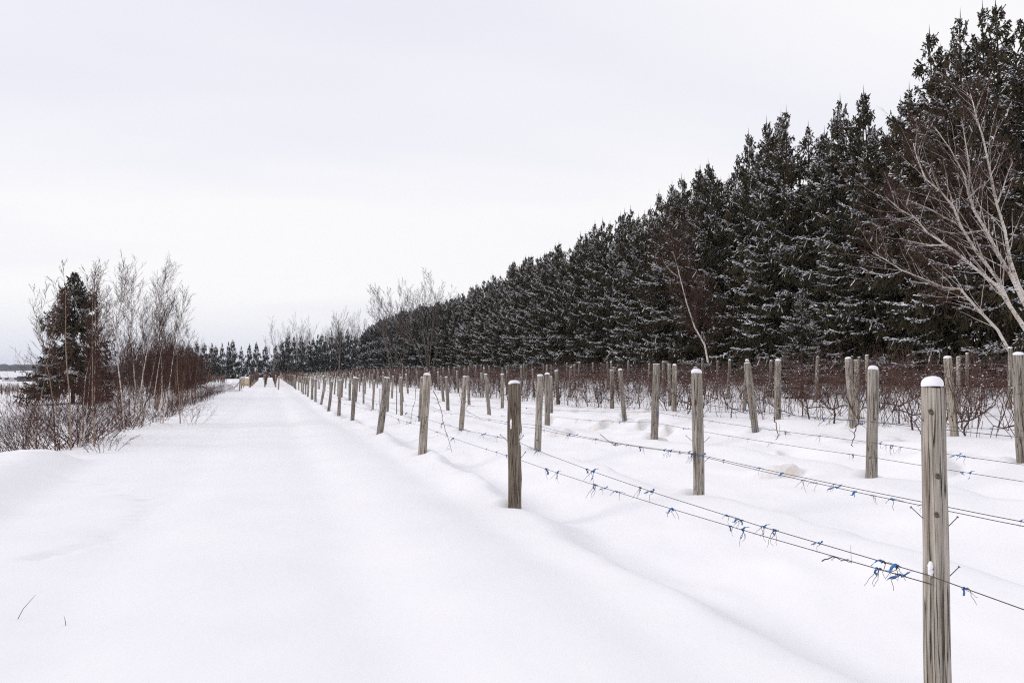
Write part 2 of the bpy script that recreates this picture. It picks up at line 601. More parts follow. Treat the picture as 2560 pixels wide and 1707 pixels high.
# ------------------------------------------------------------------ ground
gx = np.concatenate([-np.geomspace(2600, 7.2, 60), np.arange(-7.0, 1.8, 0.13), np.arange(1.8, 11.0, 0.07), np.arange(11.0, 13.0, 0.1), np.geomspace(13.1, 2600, 70)])
gy = [1.2]
while gy[-1] < 2700:
    gy.append(gy[-1] + (max(0.035, 0.007 * gy[-1]) if gy[-1] < 34 else 0.013 * gy[-1] if gy[-1] < 160 else 0.06 * gy[-1]))
gy = np.concatenate([-np.geomspace(2600, 1.0, 30), [0.0, 0.6], gy])
GX, GY = np.meshgrid(gx, gy)
GZ = G(GX.ravel(), GY.ravel())
shade_dirt = np.zeros(GX.size)  # mask of undercut drift faces: shade and beige bounce painted in with dirty tan
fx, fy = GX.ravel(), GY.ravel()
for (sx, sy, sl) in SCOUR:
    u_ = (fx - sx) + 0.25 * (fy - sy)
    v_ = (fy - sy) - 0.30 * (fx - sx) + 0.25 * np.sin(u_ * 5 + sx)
    shade_dirt = np.maximum(shade_dirt, 0.9 * np.exp(-(u_ / (sl * 0.7)) ** 4) * S(-0.14, -0.04, v_) * (1 - S(0.05, 0.12, v_)) * (0.1 + 1.2 * vn(fx * 4, fy * 4, 77)))
shade_dirt = np.clip(shade_dirt, 0, 1)
nx, ny = len(gx), len(gy)
ii = (np.arange(ny - 1)[:, None] * nx + np.arange(nx - 1)[None, :]).ravel()
gm_ = MB().add(np.stack([fx, fy, GZ], 1), np.stack([ii, ii + 1, ii + nx + 1, ii + nx], 1), None, shade_dirt)
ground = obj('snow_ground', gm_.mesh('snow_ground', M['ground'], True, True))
tag(ground, 'drifted white snow over the lane and vineyard', kind='structure')

# far wooded ridge on the horizon
mb = MB()
xs = np.linspace(-2450, -200, 400)
yy = 1750 + 120 * np.sin(xs / 300)
top = 8 + 10 * (fbm(xs / 260, xs * 0, 88, 3) + 0.5) + 2.5 * np.random.default_rng(3).random(400)
v_ = np.concatenate([np.stack([xs, yy, np.full(400, -12.0)], 1), np.stack([xs, yy + 10, top * 0.8], 1), np.stack([xs, yy + 60, top], 1), np.stack([xs, yy + 300, np.full(400, -12.0)], 1)])
q_ = [(r0 * 400 + i, r0 * 400 + i + 1, (r0 + 1) * 400 + i + 1, (r0 + 1) * 400 + i) for r0 in range(3) for i in range(399)]
tag(obj('hills', mb.add(v_, q_).mesh('hills', M['far_wood'], False)), 'low wooded ridge on the far horizon', kind='structure')


# ------------------------------------------------------------------ spruces
def blades(mb, P, D, L, W, g, tint):
    N = len(P)
    ref = g.normal(size=(N, 3))
    s1 = np.cross(D, ref)
    s1 /= np.linalg.norm(s1, axis=1, keepdims=True) + 1e-9
    s2 = np.cross(D, s1)
    mid = P + D * (L * 0.42)[:, None]
    tip = P + D * L[:, None]
    V = np.stack([P, mid + s1 * W[:, None], tip, mid - s1 * W[:, None], mid + s2 * W[:, None], mid - s2 * W[:, None]], 1)
    bse = np.arange(N)[:, None] * 6
    q = np.concatenate([bse + np.array([[0, 1, 2, 3]]), bse + np.array([[0, 4, 2, 5]])])
    mb.add(V.reshape(-1, 3), q, None, np.repeat(tint, 6))


def snow_strips(mb, P, D, L, W, g):
    N = len(P)
    up = np.array([0, 0, 1.0])
    s = np.cross(D, up)
    s /= np.linalg.norm(s, axis=1, keepdims=True) + 1e-9
    w = W[:, None]
    f = lambda t: P + D * (L * t)[:, None]
    jt = (0.9 + 0.18 * g.random(N))
    a, c = f(0.28) - up * w * 0.15, f(0.72) - up * w * 0.15
    V = np.stack([f(0.04) + up * w * 0.2, a + s * w * 0.8, a - s * w * 0.8, a + up * w * 1.1, c + s * w, c - s * w, c + up * w * 1.3, P + D * (L * jt)[:, None] + up * w * 0.15], 1)
    bse = np.arange(N)[:, None] * 8
    t = np.concatenate([bse + np.array([q]) for q in ((0, 1, 3), (0, 3, 2), (4, 7, 6), (6, 7, 5))])
    q = np.concatenate([bse + np.array([q]) for q in ((1, 4, 6, 3), (3, 6, 5, 2))])
    mb.add(V.reshape(-1, 3), q, t)


def unit(a):
    return a / (np.linalg.norm(a, axis=-1, keepdims=True) + 1e-9)


def make_spruce(seed, H=12.0, Rr=2.1, base=0.3, dens=1.0, snow=0.5, twig=1.0, leader=True, roundtop=False, cone=False):
    g = np.random.default_rng(seed)
    nb = int(H * 13 * dens)
    z0 = base + (H - base) * g.random(nb) ** 0.92
    s_ = 1 - (z0 - base) / (H - base)
    if cone:
        prof = s_ ** 0.95 * (1 - 0.25 * np.clip((s_ - 0.85) / 0.15, 0, 1)) + 0.03
    elif roundtop:
        prof = np.sqrt(np.clip(1 - (1 - s_) ** 2.6, 0, 1)) * 0.95 + 0.05
    else:
        prof = np.clip(2.05 * s_, 0, 1) ** 0.84 * (0.86 + 0.14 * s_) + 0.025
    L = Rr * prof * (0.72 + 0.5 * g.random(nb))
    az = g.random(nb) * 2 * math.pi
    lumps = 1 + 0.16 * np.sin(az * 3 + z0 * 1.3 + seed) + 0.12 * np.sin(az * 5 - z0 * 2.1)
    L = L * lumps
    out = np.stack([np.cos(az), np.sin(az), np.zeros(nb)], 1)
    a0 = np.interp(s_, [0, 0.15, 0.4, 0.7, 1], [0.75, 0.45, -0.05, -0.40, -0.5]) + 0.25 * (g.random(nb) - 0.5)
    b0 = -0.38 + 0.15 * g.random(nb)
    c0 = 0.40 + 0.15 * g.random(nb)

    def curve(i, t):
        return np.stack([out[i, 0] * L[i] * t, out[i, 1] * L[i] * t, z0[i] + L[i] * (a0[i] * t + b0[i] * t ** 2 + c0[i] * t ** 3)], 1)

    nd, sn = MB(), MB()
    # limbs
    ts = np.linspace(0, 1, 5)
    PB = np.stack([curve(np.arange(nb), np.full(nb, t)) for t in ts], 1)
    RB = (0.008 + 0.011 * L)[:, None] * (1 - 0.85 * ts)[None, :]
    tv, tq = tubes(PB, RB, 3)
    limb = MB().add(tv, tq)
    # twigs along the limbs
    cnt = (6 + 21 * L / twig).astype(int)
    bi = np.repeat(np.arange(nb), cnt)
    t = 0.15 + 0.87 * g.random(len(bi)) ** 0.62
    P = curve(bi, t)
    Tn = unit(curve(bi, np.clip(t + 0.02, 0, 1.02)) - P)
    side = np.cross(Tn, np.array([0, 0, 1.0]))
    sg = np.where(g.random(len(bi)) < 0.5, -1.0, 1.0)[:, None]
    hang = (g.random(len(bi)) < 0.42)
    D = Tn * (0.75 + 0.4 * g.random((len(bi), 1))) + side * sg * (0.75 * g.random((len(bi), 1)) + 0.15)
    D[:, 2] += np.where(hang, -1.5 - g.random(len(bi)), 0.15 * (g.random(len(bi)) - 0.6))
    D = unit(D)
    tl = (0.16 + 0.34 * (1 - t * 0.6) * g.random(len(bi))) * np.clip(L[bi], 0.10, 1.5) ** 0.55 * twig
    tl = np.where(hang, tl * 1.45, tl)
    bt = g.random(nb)[bi]
    tint = np.clip(np.where(hang, 0.60, 0.24) + 0.30 * (bt - 0.5) + 0.28 * g.normal(size=len(bi)) * 0.6, 0, 1)
    blades(nd, P, D, tl, 0.030 * twig * (0.7 + 0.6 * g.random(len(bi))), g, tint)
    # side shoots on the twigs
    k = 3
    ti = np.repeat(np.arange(len(bi)), k)
    tt = 0.25 + 0.6 * g.random(len(ti))
    P2 = P[ti] + D[ti] * (tl[ti] * tt)[:, None]
    D2 = unit(D[ti] * 0.9 + g.normal(size=(len(ti), 3)) * 0.55 + np.array([0, 0, -0.05]))
    l2 = tl[ti] * (0.35 + 0.35 * g.random(len(ti)))
    blades(nd, P2, D2, l2, 0.024 * twig * (0.7 + 0.6 * g.random(len(ti))), g, np.clip(tint[ti] + 0.12 * g.normal(size=len(ti)), 0, 1))
    # snow lies on shoots that are nearly level, near the ends of exposed limbs
    bs = np.where(g.random(nb) < snow, 0.6 + 0.5 * g.random(nb), 0.3 * g.random(nb))
    expo = np.clip((t - 0.3) / 0.5, 0, 1)
    pr = np.clip(1.5 * bs[bi] * expo * (0.7 + 0.8 * P[:, 2] / H), 0, 1)
    sel = (g.random(len(bi)) < pr * np.where(hang, 0.10, 1.0))
    snow_strips(sn, P[sel], D[sel], tl[sel], 0.029 * twig * (0.6 + 0.7 * g.random(sel.sum())), g)
    sel2 = (~hang[ti]) & (np.abs(D2[:, 2]) < 0.6) & (g.random(len(ti)) < pr[ti] * 0.9)
    snow_strips(sn, P2[sel2], D2[sel2], l2[sel2], 0.024 * twig * (0.6 + 0.7 * g.random(sel2.sum())), g)
    # a ridge of snow along the outer half of the snowy limbs
    bsel = np.where((bs > 0.5) & (L > 0.5))[0]
    for t_ in np.arange(0.4, 1.0, 0.12):
        p0 = curve(bsel, np.full(len(bsel), t_))
        p1 = curve(bsel, np.full(len(bsel), t_ + 0.14))
        kk = g.random(len(bsel)) < 0.75
        dv = p1 - p0
        snow_strips(sn, p0[kk] + np.array([0, 0, 0.012]), unit(dv[kk]), np.linalg.norm(dv[kk], axis=1), 0.026 * twig * (0.7 + 0.5 * g.random(kk.sum())), g)
    if leader:
        nl = 26
        zz = H - 0.9 + 0.9 * g.random(nl) ** 0.7
        aa = g.random(nl) * 6.28
        Pl = np.stack([0 * zz, 0 * zz, zz], 1)
        Dl = unit(np.stack([np.cos(aa), np.sin(aa), 0.9 + 0.5 * g.random(nl)], 1))
        blades(nd, Pl, Dl, (H + 0.1 - zz) * 0.33 + 0.05, np.full(nl, 0.016), g, np.full(nl, 0.3))
        blades(nd, np.array([[0, 0, H - 0.3]]), np.array([[0, 0, 1.0]]), np.array([0.75]), np.array([0.02]), g, np.array([0.4]))
    tr = MB()
    zt = np.linspace(-0.5, H * 0.985, 9)
    wob = np.stack([0.05 * np.sin(zt * 0.9 + seed), 0.05 * np.cos(zt * 0.7 + seed), zt], 1)
    add_tube(tr, wob, 0.014 * H * (1 - (zt + 0.5) / (H + 0.6)) + 0.008, 7)
    tr.add(np.concatenate(limb.v), np.concatenate(limb.q))
    return tr, nd, sn


SPR = []
for i, (sd, Rr, dn_, sn_, tw) in enumerate([(101, 1.6, 1.15, 0.6, 0.95), (102, 1.8, 1.1, 0.72, 0.95), (103, 1.5, 1.2, 0.5, 0.95), (104, 1.95, 1.05, 0.64, 1.0), (105, 1.7, 1.15, 0.85, 0.92), (106, 1.75, 1.1, 0.36, 0.95)]):
    tr, nd, sn = make_spruce(sd, 12.0, Rr, 0.3, dn_, sn_, tw)
    SPR.append((tr.mesh('spruce_trunk', M['spruce_bark']), nd.mesh('spruce_needles', M['needles'], False, True), sn.mesh('spruce_snow', M['snow'], False)))
FARS = []
for i, (sd, Rr, dn_, sn_, rt) in enumerate([(121, 2.4, 1.2, 0.06, False), (122, 2.7, 1.2, 0.04, False), (123, 2.2, 1.3, 0.5, True)]):
    tr, nd, sn = make_spruce(sd, 12.0, Rr, 0.3, dn_ * 0.6, sn_, 1.6, not rt, rt, not rt)
    FARS.append((tr.mesh('spruce_trunk', M['spruce_bark']), nd.mesh('spruce_needles', M['needles_blue'], False, True), sn.mesh('spruce_snow', M['snow'], False)))


def place_spruce(var, x, y, h, wide=1.0, name='spruce_tree', rot=None, base=None):
    z = gz(x, y) if base is None else base
    s = h / 12.0
    w = wide * (0.55 + 0.45 * s)
    o = obj(name, None, None, (x, y, z - 0.05), (random.gauss(0, 0.012), random.gauss(0, 0.012), random.uniform(0, 6.28) if rot is None else rot), (w, w, s))
    obj('trunk', var[0], o)
    obj('branch_snow', var[2], obj('crown', var[1], o))
    return o


# height of the hedge read along its top outline (pixel x, pixel y of the tops)
PX = np.array([880, 905, 945, 1010, 1090, 1150, 1200, 1305, 1370, 1400, 1510, 1560, 1640, 1700, 1735, 1760, 1850, 1875, 1920, 1975, 2040, 2075, 2090, 2135, 2200, 2250, 2295, 2320, 2360, 2430, 2560, 2900])
PY = np.array([880, 845, 805, 782, 765, 735, 712, 650, 640, 612, 548, 535, 485, 455, 420, 418, 405, 330, 305, 275, 300, 330, 250, 232, 250, 225, 140, 95, 62, 20, -10, -150])
front = []
y = 15.0
while y < 232:
    front.append(y)
    y += 1.5 + random.uniform(-0.35, 0.35) + max(0, (y - 90) * 0.012)
vis = 0
for i, y in enumerate(front):
    x = 25.6 + random.uniform(-0.6, 0.6)
    px, _, d = project((x, y, 1))
    if px > 2820:
        continue
    ty = np.interp(px, PX, PY)
    h = (HZ - ty) * d / FPX + 1.6 - gz(x, y)
    h *= random.choice([0.88, 0.94, 0.97, 1.0, 1.0, 1.02])
    var = SPR[random.randrange(6)] if d < 120 else FARS[2]
    o = place_spruce(var, x, y, h, random.uniform(0.92, 1.12))
    vis += 1
    if vis <= 30:
        tag(o, f'snow-dusted dark spruce, {ORD[vis - 1]} from the birch end of the hedge front', 'spruce', 'spruces of the long hedge')
    else:
        tag(o, 'small snow-dusted spruce in the far receding stretch of the hedge', 'spruce', 'far spruces of the hedge')
y = 19.0
vis = 0
while y < 150:
    x = 28.4 + random.uniform(-0.7, 0.7)
    px, _, d = project((x, y, 1))
    if px < 2800:
        ty = np.interp(px, PX, PY)
        h = ((HZ - ty) * d / FPX + 1.6 - gz(x, y)) * random.choice([0.93, 0.97, 1.0, 1.02])
        o = place_spruce(SPR[random.randrange(6)], x, y, h, random.uniform(0.92, 1.1))
        vis += 1
        tag(o, f'dark spruce behind the hedge front, {ORD[vis - 1]} from the birch end of the back row' if vis <= 30 else 'dark spruce behind the hedge front in the far part of the back row', 'spruce', 'spruces of the back row of the hedge')
    y += 2.0 + random.uniform(-0.4, 0.4) + max(0, (y - 90) * 0.02)
# young spruce in front of the hedge, heavy with snow
o = place_spruce(SPR[4], *[float(c) for c in at(2005, 880, 33)[:2]], 4.3, 0.75)
tag(o, 'small young spruce with heavy snow in front of the hedge foot', 'spruce')

# spruces across the far end of the lane
n_far = 0
for i, px in enumerate(np.concatenate([np.arange(330, 600, 15), np.arange(600, 700, 21), np.arange(700, 900, 12)])):
    d = 262 + random.uniform(-8, 14)
    p = at(px + random.uniform(-6, 6), 935, d)
    ty = np.interp(px, [330, 480, 530, 600, 640, 690, 760, 830, 880, 900], [850, 850, 845, 850, 860, 845, 845, 835, 835, 850]) + random.uniform(-6, 14)
    h = (HZ - ty) * d / FPX + 1.6 + 0.5
    o = place_spruce(FARS[random.choice([0, 1, 1])], p[0], p[1], h, random.uniform(0.75, 1.1))
    n_far += 1
    tag(o, f'distant bluish dark spruce, {ORD[n_far - 1]} from the left in the belt across the lane end' if n_far <= 30 else 'distant bluish dark spruce in the right part of the belt across the lane end', 'spruce', 'distant spruce belt across the end of the lane')

# the lone spruce behind the birches on the left
tr, nd, sn = make_spruce(140, 11.0, 3.3, 1.5, 1.7, 0.45, 1.25, True, False, True)
p = at(181, 1004, 60)
lone = obj('spruce_tree', None, None, (p[0], p[1], gz(p[0], p[1]) - 0.1))
obj('trunk', tr.mesh('lone_spruce_trunk', M['spruce_bark'], True), lone)
obj('branch_snow', sn.mesh('lone_spruce_snow', M['snow'], False), obj('crown', nd.mesh('lone_spruce_crown', M['needles'], False, True), lone))
lone.scale = (1, 1, (HZ - 680) * 60 / FPX / 11.0 + (1.6 - gz(p[0], p[1])) / 11.0)
tag(lone, 'lone broad spruce standing behind the birches left of the lane', 'spruce')


# ------------------------------------------------------------------ bare trees
class Wood:
    """collects branch polylines by level, then makes one mesh of limbs and one of twigs"""

    def __init__(self, seed):
        self.g = np.random.default_rng(seed)
        self.lv = {}

    def put(self, pts, rad, lev):
        self.lv.setdefault((lev, len(pts)), []).append((np.asarray(pts), np.asarray(rad)))

    def grow(self, p, d, L, r0, lev, spec):
        g = self.g
        K = spec['K'][lev]
        pts = [np.array(p, float)]
        d = np.array(d, float)
        d /= np.linalg.norm(d)
        st = L / (K - 1)
        for i in range(K - 1):
            d = d + g.normal(size=3) * spec['wander'][lev] + np.array([0, 0, spec['up'][lev]])
            d /= np.linalg.norm(d)
            pts.append(pts[-1] + d * st)
        pts = np.array(pts)
        rad = r0 * (1 - (1 - (spec['tip'] if lev else 0.12)) * np.linspace(0, 1, K) ** 0.9)
        self.put(pts, rad, lev)
        self.sprout(pts, rad, L, lev, spec)

    def sprout(self, pts, rad, L, lev, spec, t0=None, count=None):
        if lev + 1 >= len(spec['K']):
            return
        g = self.g
        K = len(pts)
        nchild = count if count is not None else max(1, int(spec['n'][lev] * (0.75 + 0.5 * g.random())))
        lo = spec['t0'][lev] if t0 is None else t0
        for c in range(nchild):
            t = lo + (0.97 - lo) * (c + g.random()) / nchild
            f = t * (K - 1)
            i = min(int(f), K - 2)
            w = f - i
            p = pts[i] * (1 - w) + pts[i + 1] * w
            tg = pts[i + 1] - pts[i]
            tg /= np.linalg.norm(tg) + 1e-9
            a = g.normal(size=3)
            a -= tg * (a @ tg)
            a /= np.linalg.norm(a) + 1e-9
            ang = spec['ang'][lev] * (0.75 + 0.5 * g.random())
            dd = tg * math.cos(ang) + a * math.sin(ang)
            ll = L * spec['len'][lev] * (1 - spec['taper'] * t) * (0.7 + 0.6 * g.random())
            rr = max(spec['rmin'], (rad[i] * (1 - w) + rad[i + 1] * w) * spec['rr'][lev])
            self.grow(p, dd, ll, rr, lev + 1, spec)

    def meshes(self, split, sides=(7, 5, 3, 3, 3)):
        A, B = MB(), MB()
        for (lev, K), lst in self.lv.items():
            P = np.stack([a for a, _ in lst])
            Q = np.stack([b for _, b in lst])
            v_, q_ = tubes(P, Q, sides[min(lev, len(sides) - 1)])
            (A if lev < split else B).add(v_, q_)
        return A, B


SP_MAPLE = dict(K=[7, 6, 5, 3, 3], wander=[.04, .05, .07, .10, .1], up=[.03, .13, .10, .05, .02], n=[8, 6, 5, 3], t0=[.22, .2, .2, .2], ang=[.55, .5, .5, .6], len=[.6, .5, .5, .5], taper=.5, rr=[.55, .6, .65, .7], rmin=.016, tip=.3)
SP_BIRCH = dict(K=[9, 5, 4, 3], wander=[.035, .06, .10, .12], up=[.02, .13, .06, .03], n=[34, 7, 4], t0=[.18, .15, .15], ang=[.48, .5, .55], len=[.28, .45, .5], taper=.45, rr=[.34, .55, .65], rmin=.0038, tip=.4)
SP_SHRUB = dict(K=[7, 5, 4], wander=[.08, .12, .14], up=[-.01, .05, .04], n=[7, 4], t0=[.25, .2], ang=[.55, .65], len=[.45, .5], taper=.4, rr=[.55, .7], rmin=.003, tip=.35)


def bare_tree(seed, H, spec, stems, spread, r0, fork=0.0):
    w = Wood(seed)
    g = w.g
    for s_ in range(stems):
        az = g.random() * 6.28 if stems > 1 else 0
        sp = spread * (0.5 + 0.7 * g.random()) if stems > 1 else 0.03
        w.grow((0.10 * math.cos(az) * (stems > 1), 0.10 * math.sin(az) * (stems > 1), -0.25), (math.cos(az) * sp, math.sin(az) * sp, 1.0), (H + 0.25) * (0.85 + 0.2 * g.random()), r0 * (0.8 + 0.4 * g.random()), 0, spec)
    return w


def put_tree(w, name, x, y, label, cat, mats, group=None, split=1, zoff=0.0, kids=('trunk', 'crown'), rot=0.0):
    A, B = w.meshes(split)
    o = obj(name, None, None, (x, y, gz(x, y) + zoff), (0, 0, rot))
    obj(kids[0], A.mesh(name + '_' + kids[0], M[mats[0]]), o)
    obj(kids[1], B.mesh(name + '_' + kids[1], M[mats[1]]), o)
    return tag(o, label, cat, group)


def copy_tree(o, loc, rz, s, label=None, group=None):
    c = o.copy()
    COL.objects.link(c)
    c.location, c.rotation_euler, c.scale = loc, (0, 0, rz), (s, s, s * random.uniform(0.92, 1.1))
    for ch in list(o.children):
        k = ch.copy()
        COL.objects.link(k)
        k.parent = c
    if label:
        c['label'] = label
    if group:
        c['group'] = group
    return c


# leafless maples at the far half of the vineyard
p = at(985, 925, 132)
put_tree(bare_tree(301, 12.4, SP_MAPLE, 6, 0.42, 0.10), 'maple_tree', p[0], p[1], 'leafless many-stemmed tree fanning up before the far hedge, left of its twin', 'tree', ('grey_bark', 'twig_grey'), split=2)
p = at(1072, 925, 116)
put_tree(bare_tree(302, 11.6, SP_MAPLE, 6, 0.32, 0.09), 'maple_tree', p[0], p[1], 'leafless many-stemmed tree before the hedge, right of its fanned twin', 'tree', ('grey_bark', 'twig_grey'), split=2)
p = at(848, 930, 190)
put_tree(bare_tree(303, 14.5, SP_MAPLE, 1, 0.0, 0.2), 'maple_tree', p[0], p[1], 'slim leafless tree with an oval crown standing among far vine rows', 'tree', ('grey_bark', 'twig_grey'), split=2)
p = at(684, 930, 245)
put_tree(bare_tree(304, 15.0, SP_MAPLE, 1, 0.0, 0.18), 'maple_tree', p[0], p[1], 'tall pale leafless tree at the end of the lane before the spruce belt', 'tree', ('grey_bark', 'twig_grey'), split=2)
fw = bare_tree(305, 14.0, SP_MAPLE, 2, 0.15, 0.16)
first = None
for i, px in enumerate([705, 755, 775, 800, 815, 835, 880, 900, 915, 735, 865]):
    d = 300 + random.uniform(-8, 20)
    p = at(px, 930, d)
    lab = 'leafless brown tree whose top shows above the distant spruce belt'
    if first is None:
        first = put_tree(fw, 'maple_tree', p[0], p[1], lab, 'tree', ('grey_bark', 'twig_brown'), 'leafless trees behind the spruce belt', split=2)
    else:
        copy_tree(first, (p[0], p[1], gz(p[0], p[1])), random.uniform(0, 6.28), random.uniform(0.95, 1.2))

# big leaning birch in front of the hedge on the right: limbs traced, then twigs grown from them
bw = Wood(310)
zx = lambda a, b: (2060 + a * 0.587, b * 0.587)
LIMBS = [([(830, 1560), (795, 1505), (740, 1405), (640, 1300), (580, 1230), (510, 1225), (430, 1190), (330, 1150), (260, 1105), (205, 1075)], 23.2, 22.4, 0.054),
         ([(930, 1500), (852, 1390), (790, 1300), (740, 1220), (640, 1140), (560, 1070), (440, 990), (390, 930), (320, 890), (265, 840)], 23.4, 23.0, 0.070),
         ([(930, 1420), (852, 1290), (800, 1180), (740, 1080), (690, 980), (640, 900), (615, 830), (600, 750), (540, 640), (470, 540)], 23.5, 24.0, 0.074),
         ([(900, 1470), (790, 1300), (740, 1190), (640, 1060), (580, 960), (550, 880), (500, 820), (430, 760), (395, 670), (380, 610)], 23.5, 23.6, 0.064),
         ([(890, 1330), (830, 1220), (790, 1100), (770, 980), (735, 870), (705, 720), (680, 600), (650, 500), (635, 440), (622, 400)], 23.6, 24.2, 0.062),
         ([(735, 870), (760, 810), (775, 760), (790, 720), (805, 690)], 23.9, 23.7, 0.03),
         ([(560, 1070), (510, 1045), (450, 1045), (380, 1030), (310, 1015)], 23.2, 22.6, 0.03),
         ([(560, 950), (510, 925), (450, 890), (400, 870), (350, 850)], 23.6, 23.2, 0.03),
         ([(615, 830), (622, 740), (610, 650), (595, 560), (585, 500)], 24.0, 24.3, 0.035),
         ([(610, 850), (660, 800), (700, 770), (735, 700), (750, 650)], 24.0, 23.6, 0.025),
         ([(690, 980), (620, 990), (560, 995), (500, 985), (440, 960)], 23.9, 23.2, 0.028)]
ref = at(*zx(930, 1480), 23.4)
bx, by = float(ref[0]), float(ref[1])
bz = gz(bx, by)
SPB = dict(K=[10, 6, 4, 3], wander=[.03, .09, .12, .13], up=[.02, .05, .03, .02], n=[30, 8, 5], t0=[.2, .12, .12], ang=[.6, .65, .65], len=[.22, .5, .55], taper=.2, rr=[.30, .5, .6], rmin=.004, tip=.2)
for pts, d0, d1, r0 in LIMBS:
    K = len(pts)
    P = np.array([at(*zx(*q), d0 + (d1 - d0) * i / (K - 1)) for i, q in enumerate(pts)]) - np.array([bx, by, bz])
    rad = r0 * (1 - 0.86 * np.linspace(0, 1, K) ** 0.85)
    bw.put(P, rad, 0)
    L = np.linalg.norm(np.diff(P, axis=0), axis=1).sum()
    bw.sprout(P, rad, L * (1.0 if K > 6 else 1.6), 0, SPB, 0.22 if K > 6 else 0.1, 30 if K > 6 else 12)
add_P = np.array([[0.35, 0.2, -0.2], [0.2, 0.1, 0.4], [0.0, 0.0, 1.0]])
bw.put(add_P, np.array([0.2, 0.16, 0.12]), 0)
A, B = bw.meshes(2)
birch_r = obj('birch_tree', None, None, (bx, by, bz))
tag(birch_r, 'big pale leafless birch fanning leftward in front of the spruce hedge', 'birch')
obj('trunk', A.mesh('birch_limbs', M['birch_bark']), birch_r)
obj('crown', B.mesh('birch_twigs', M['twig_brown']), birch_r)
# leaning slim birch against the hedge
bw = Wood(311)
pp = [(1770, 905), (1762, 862), (1737, 818), (1718, 762), (1703, 705), (1692, 660), (1682, 628)]
ref = at(1775, 935, 34)
P = np.array([at(*q, 34 - 0.15 * i) for i, q in enumerate(pp)]) - np.array([ref[0], ref[1], gz(ref[0], ref[1])])
rad = 0.042 * (1 - 0.8 * np.linspace(0, 1, 7))
bw.put(P, rad, 0)
bw.sprout(P, rad, 6.0, 0, dict(SPB, len=[.32, .55, .6], up=[0, .12, .05, .02]), 0.05, 44)
P2 = np.array([at(*q, 33.6) for q in [(1695, 692), (1680, 680), (1668, 668), (1660, 655), (1656, 645)]]) - np.array([ref[0], ref[1], gz(ref[0], ref[1])])
bw.put(P2, 0.016 * (1 - 0.7 * np.linspace(0, 1, 5)), 0)
A, B = bw.meshes(1)
bl = obj('birch_tree', None, None, (ref[0], ref[1], gz(ref[0], ref[1])))
tag(bl, 'slim white-trunked birch leaning left against the middle of the hedge', 'birch')
obj('trunk', A.mesh('birch_limbs', M['birch_bark']), bl)
obj('crown', B.mesh('birch_twigs', M['twig_brown']), bl)

# birches along the left edge of the lane: base pixel, top pixel y, tilt, label
LB = [(350, 1045, 700, -0.05, 'birch_bark', 'tallest pale birch of the clump beside the lane edge'),
      (236, 1112, 690, 0.03, 'birch_tan', 'thin tan birch rising highest in front of the lone spruce'),
      (178, 1120, 700, -0.03, 'birch_tan', 'tan-stemmed birch directly in front of the lone spruce'),
      (196, 1112, 760, 0.03, 'birch_bark', 'slim birch just right of the lone spruce trunk'),
      (92, 1112, 765, -0.04, 'birch_tan', 'leftmost thin birch, standing clear of the lone spruce'),
      (312, 1068, 672, -0.09, 'birch_bark', 'pale birch leaning left at the front of the clump'),
      (340, 1052, 690, 0.05, 'birch_bark', 'pale birch leaning right out of the clump'),
      (372, 1052, 760, 0.13, 'birch_bark', 'short birch with a strong lean toward the lane'),
      (452, 1032, 748, 0.0, 'birch_tan', 'upright birch standing alone at the lane edge past the clump'),
      (402, 1020, 685, 0.02, 'birch_bark', 'slender birch behind the upright lane-edge birch'),
      (236, 1085, 700, 0.05, 'birch_bark', 'many-branched birch between lone spruce and clump'),
      (140, 1100, 745, -0.02, 'birch_tan', 'thin birch left of the lone spruce trunk')]
for i, (px, py, ty, tilt, bark, lab) in enumerate(LB):
    d = 1.72 * FPX / (py - HZ) if py > 1030 else 30
    d = min(d, 30)
    p = at(px, py, d)
    z = gz(p[0], p[1])
    h = 1.6 - z + (HZ - ty) * d / FPX
    w = Wood(400 + i)
    w.grow((0, 0, -0.2), (tilt, tilt * 0.3, 1), h + 0.2, 0.0046 * h + 0.003, 0, dict(SP_BIRCH, wander=[.06, .08, .11, .12], n=[17 if i in (1, 2, 3, 4, 11) else 34, 8, 4]))
    if i % 3 == 0:
        w.grow((0.05, 0.05, -0.2), (tilt + 0.12, 0.1, 1), h * 0.8, 0.006 * h, 0, SP_BIRCH)
    put_tree(w, 'birch_tree', p[0], p[1], lab, 'birch', (bark, 'twig_brown'), 'young birches along the lane')

# brown saplings that close the strip further along the lane
sap = []
for i in range(4):
    w = Wood(430 + i)
    w.grow((0, 0, -0.2), (0.03, 0.02, 1), 4.2, 0.028, 0, dict(SP_BIRCH, n=[24, 7, 4], rmin=.005))
    w.grow((0.1, 0, -0.2), (-0.12, 0.06, 1), 3.4, 0.022, 0, dict(SP_BIRCH, n=[22, 7, 4], rmin=.005))
    sap.append(w)
first = [None] * 4
n_s = 0
for Y in np.arange(46, 98, 1.5):
    for rep in range(2):
        x = -5.0 - 2.8 * random.random()
        if Y > 78 and x > -6.4:
            continue
        k = random.randrange(4)
        s = random.uniform(0.65, 1.12)
        z = gz(x, Y)
        lab = 'thin reddish-brown sapling in the thicket along the left lane edge'
        if first[k] is None:
            o = put_tree(sap[k], 'sapling', x, Y, lab, 'sapling', ('birch_tan', 'twig_brown'), 'saplings of the lane-side thicket')
            first[k] = o
        else:
            copy_tree(first[k], (x, Y, z), random.uniform(0, 6.28), s)
        n_s += 1

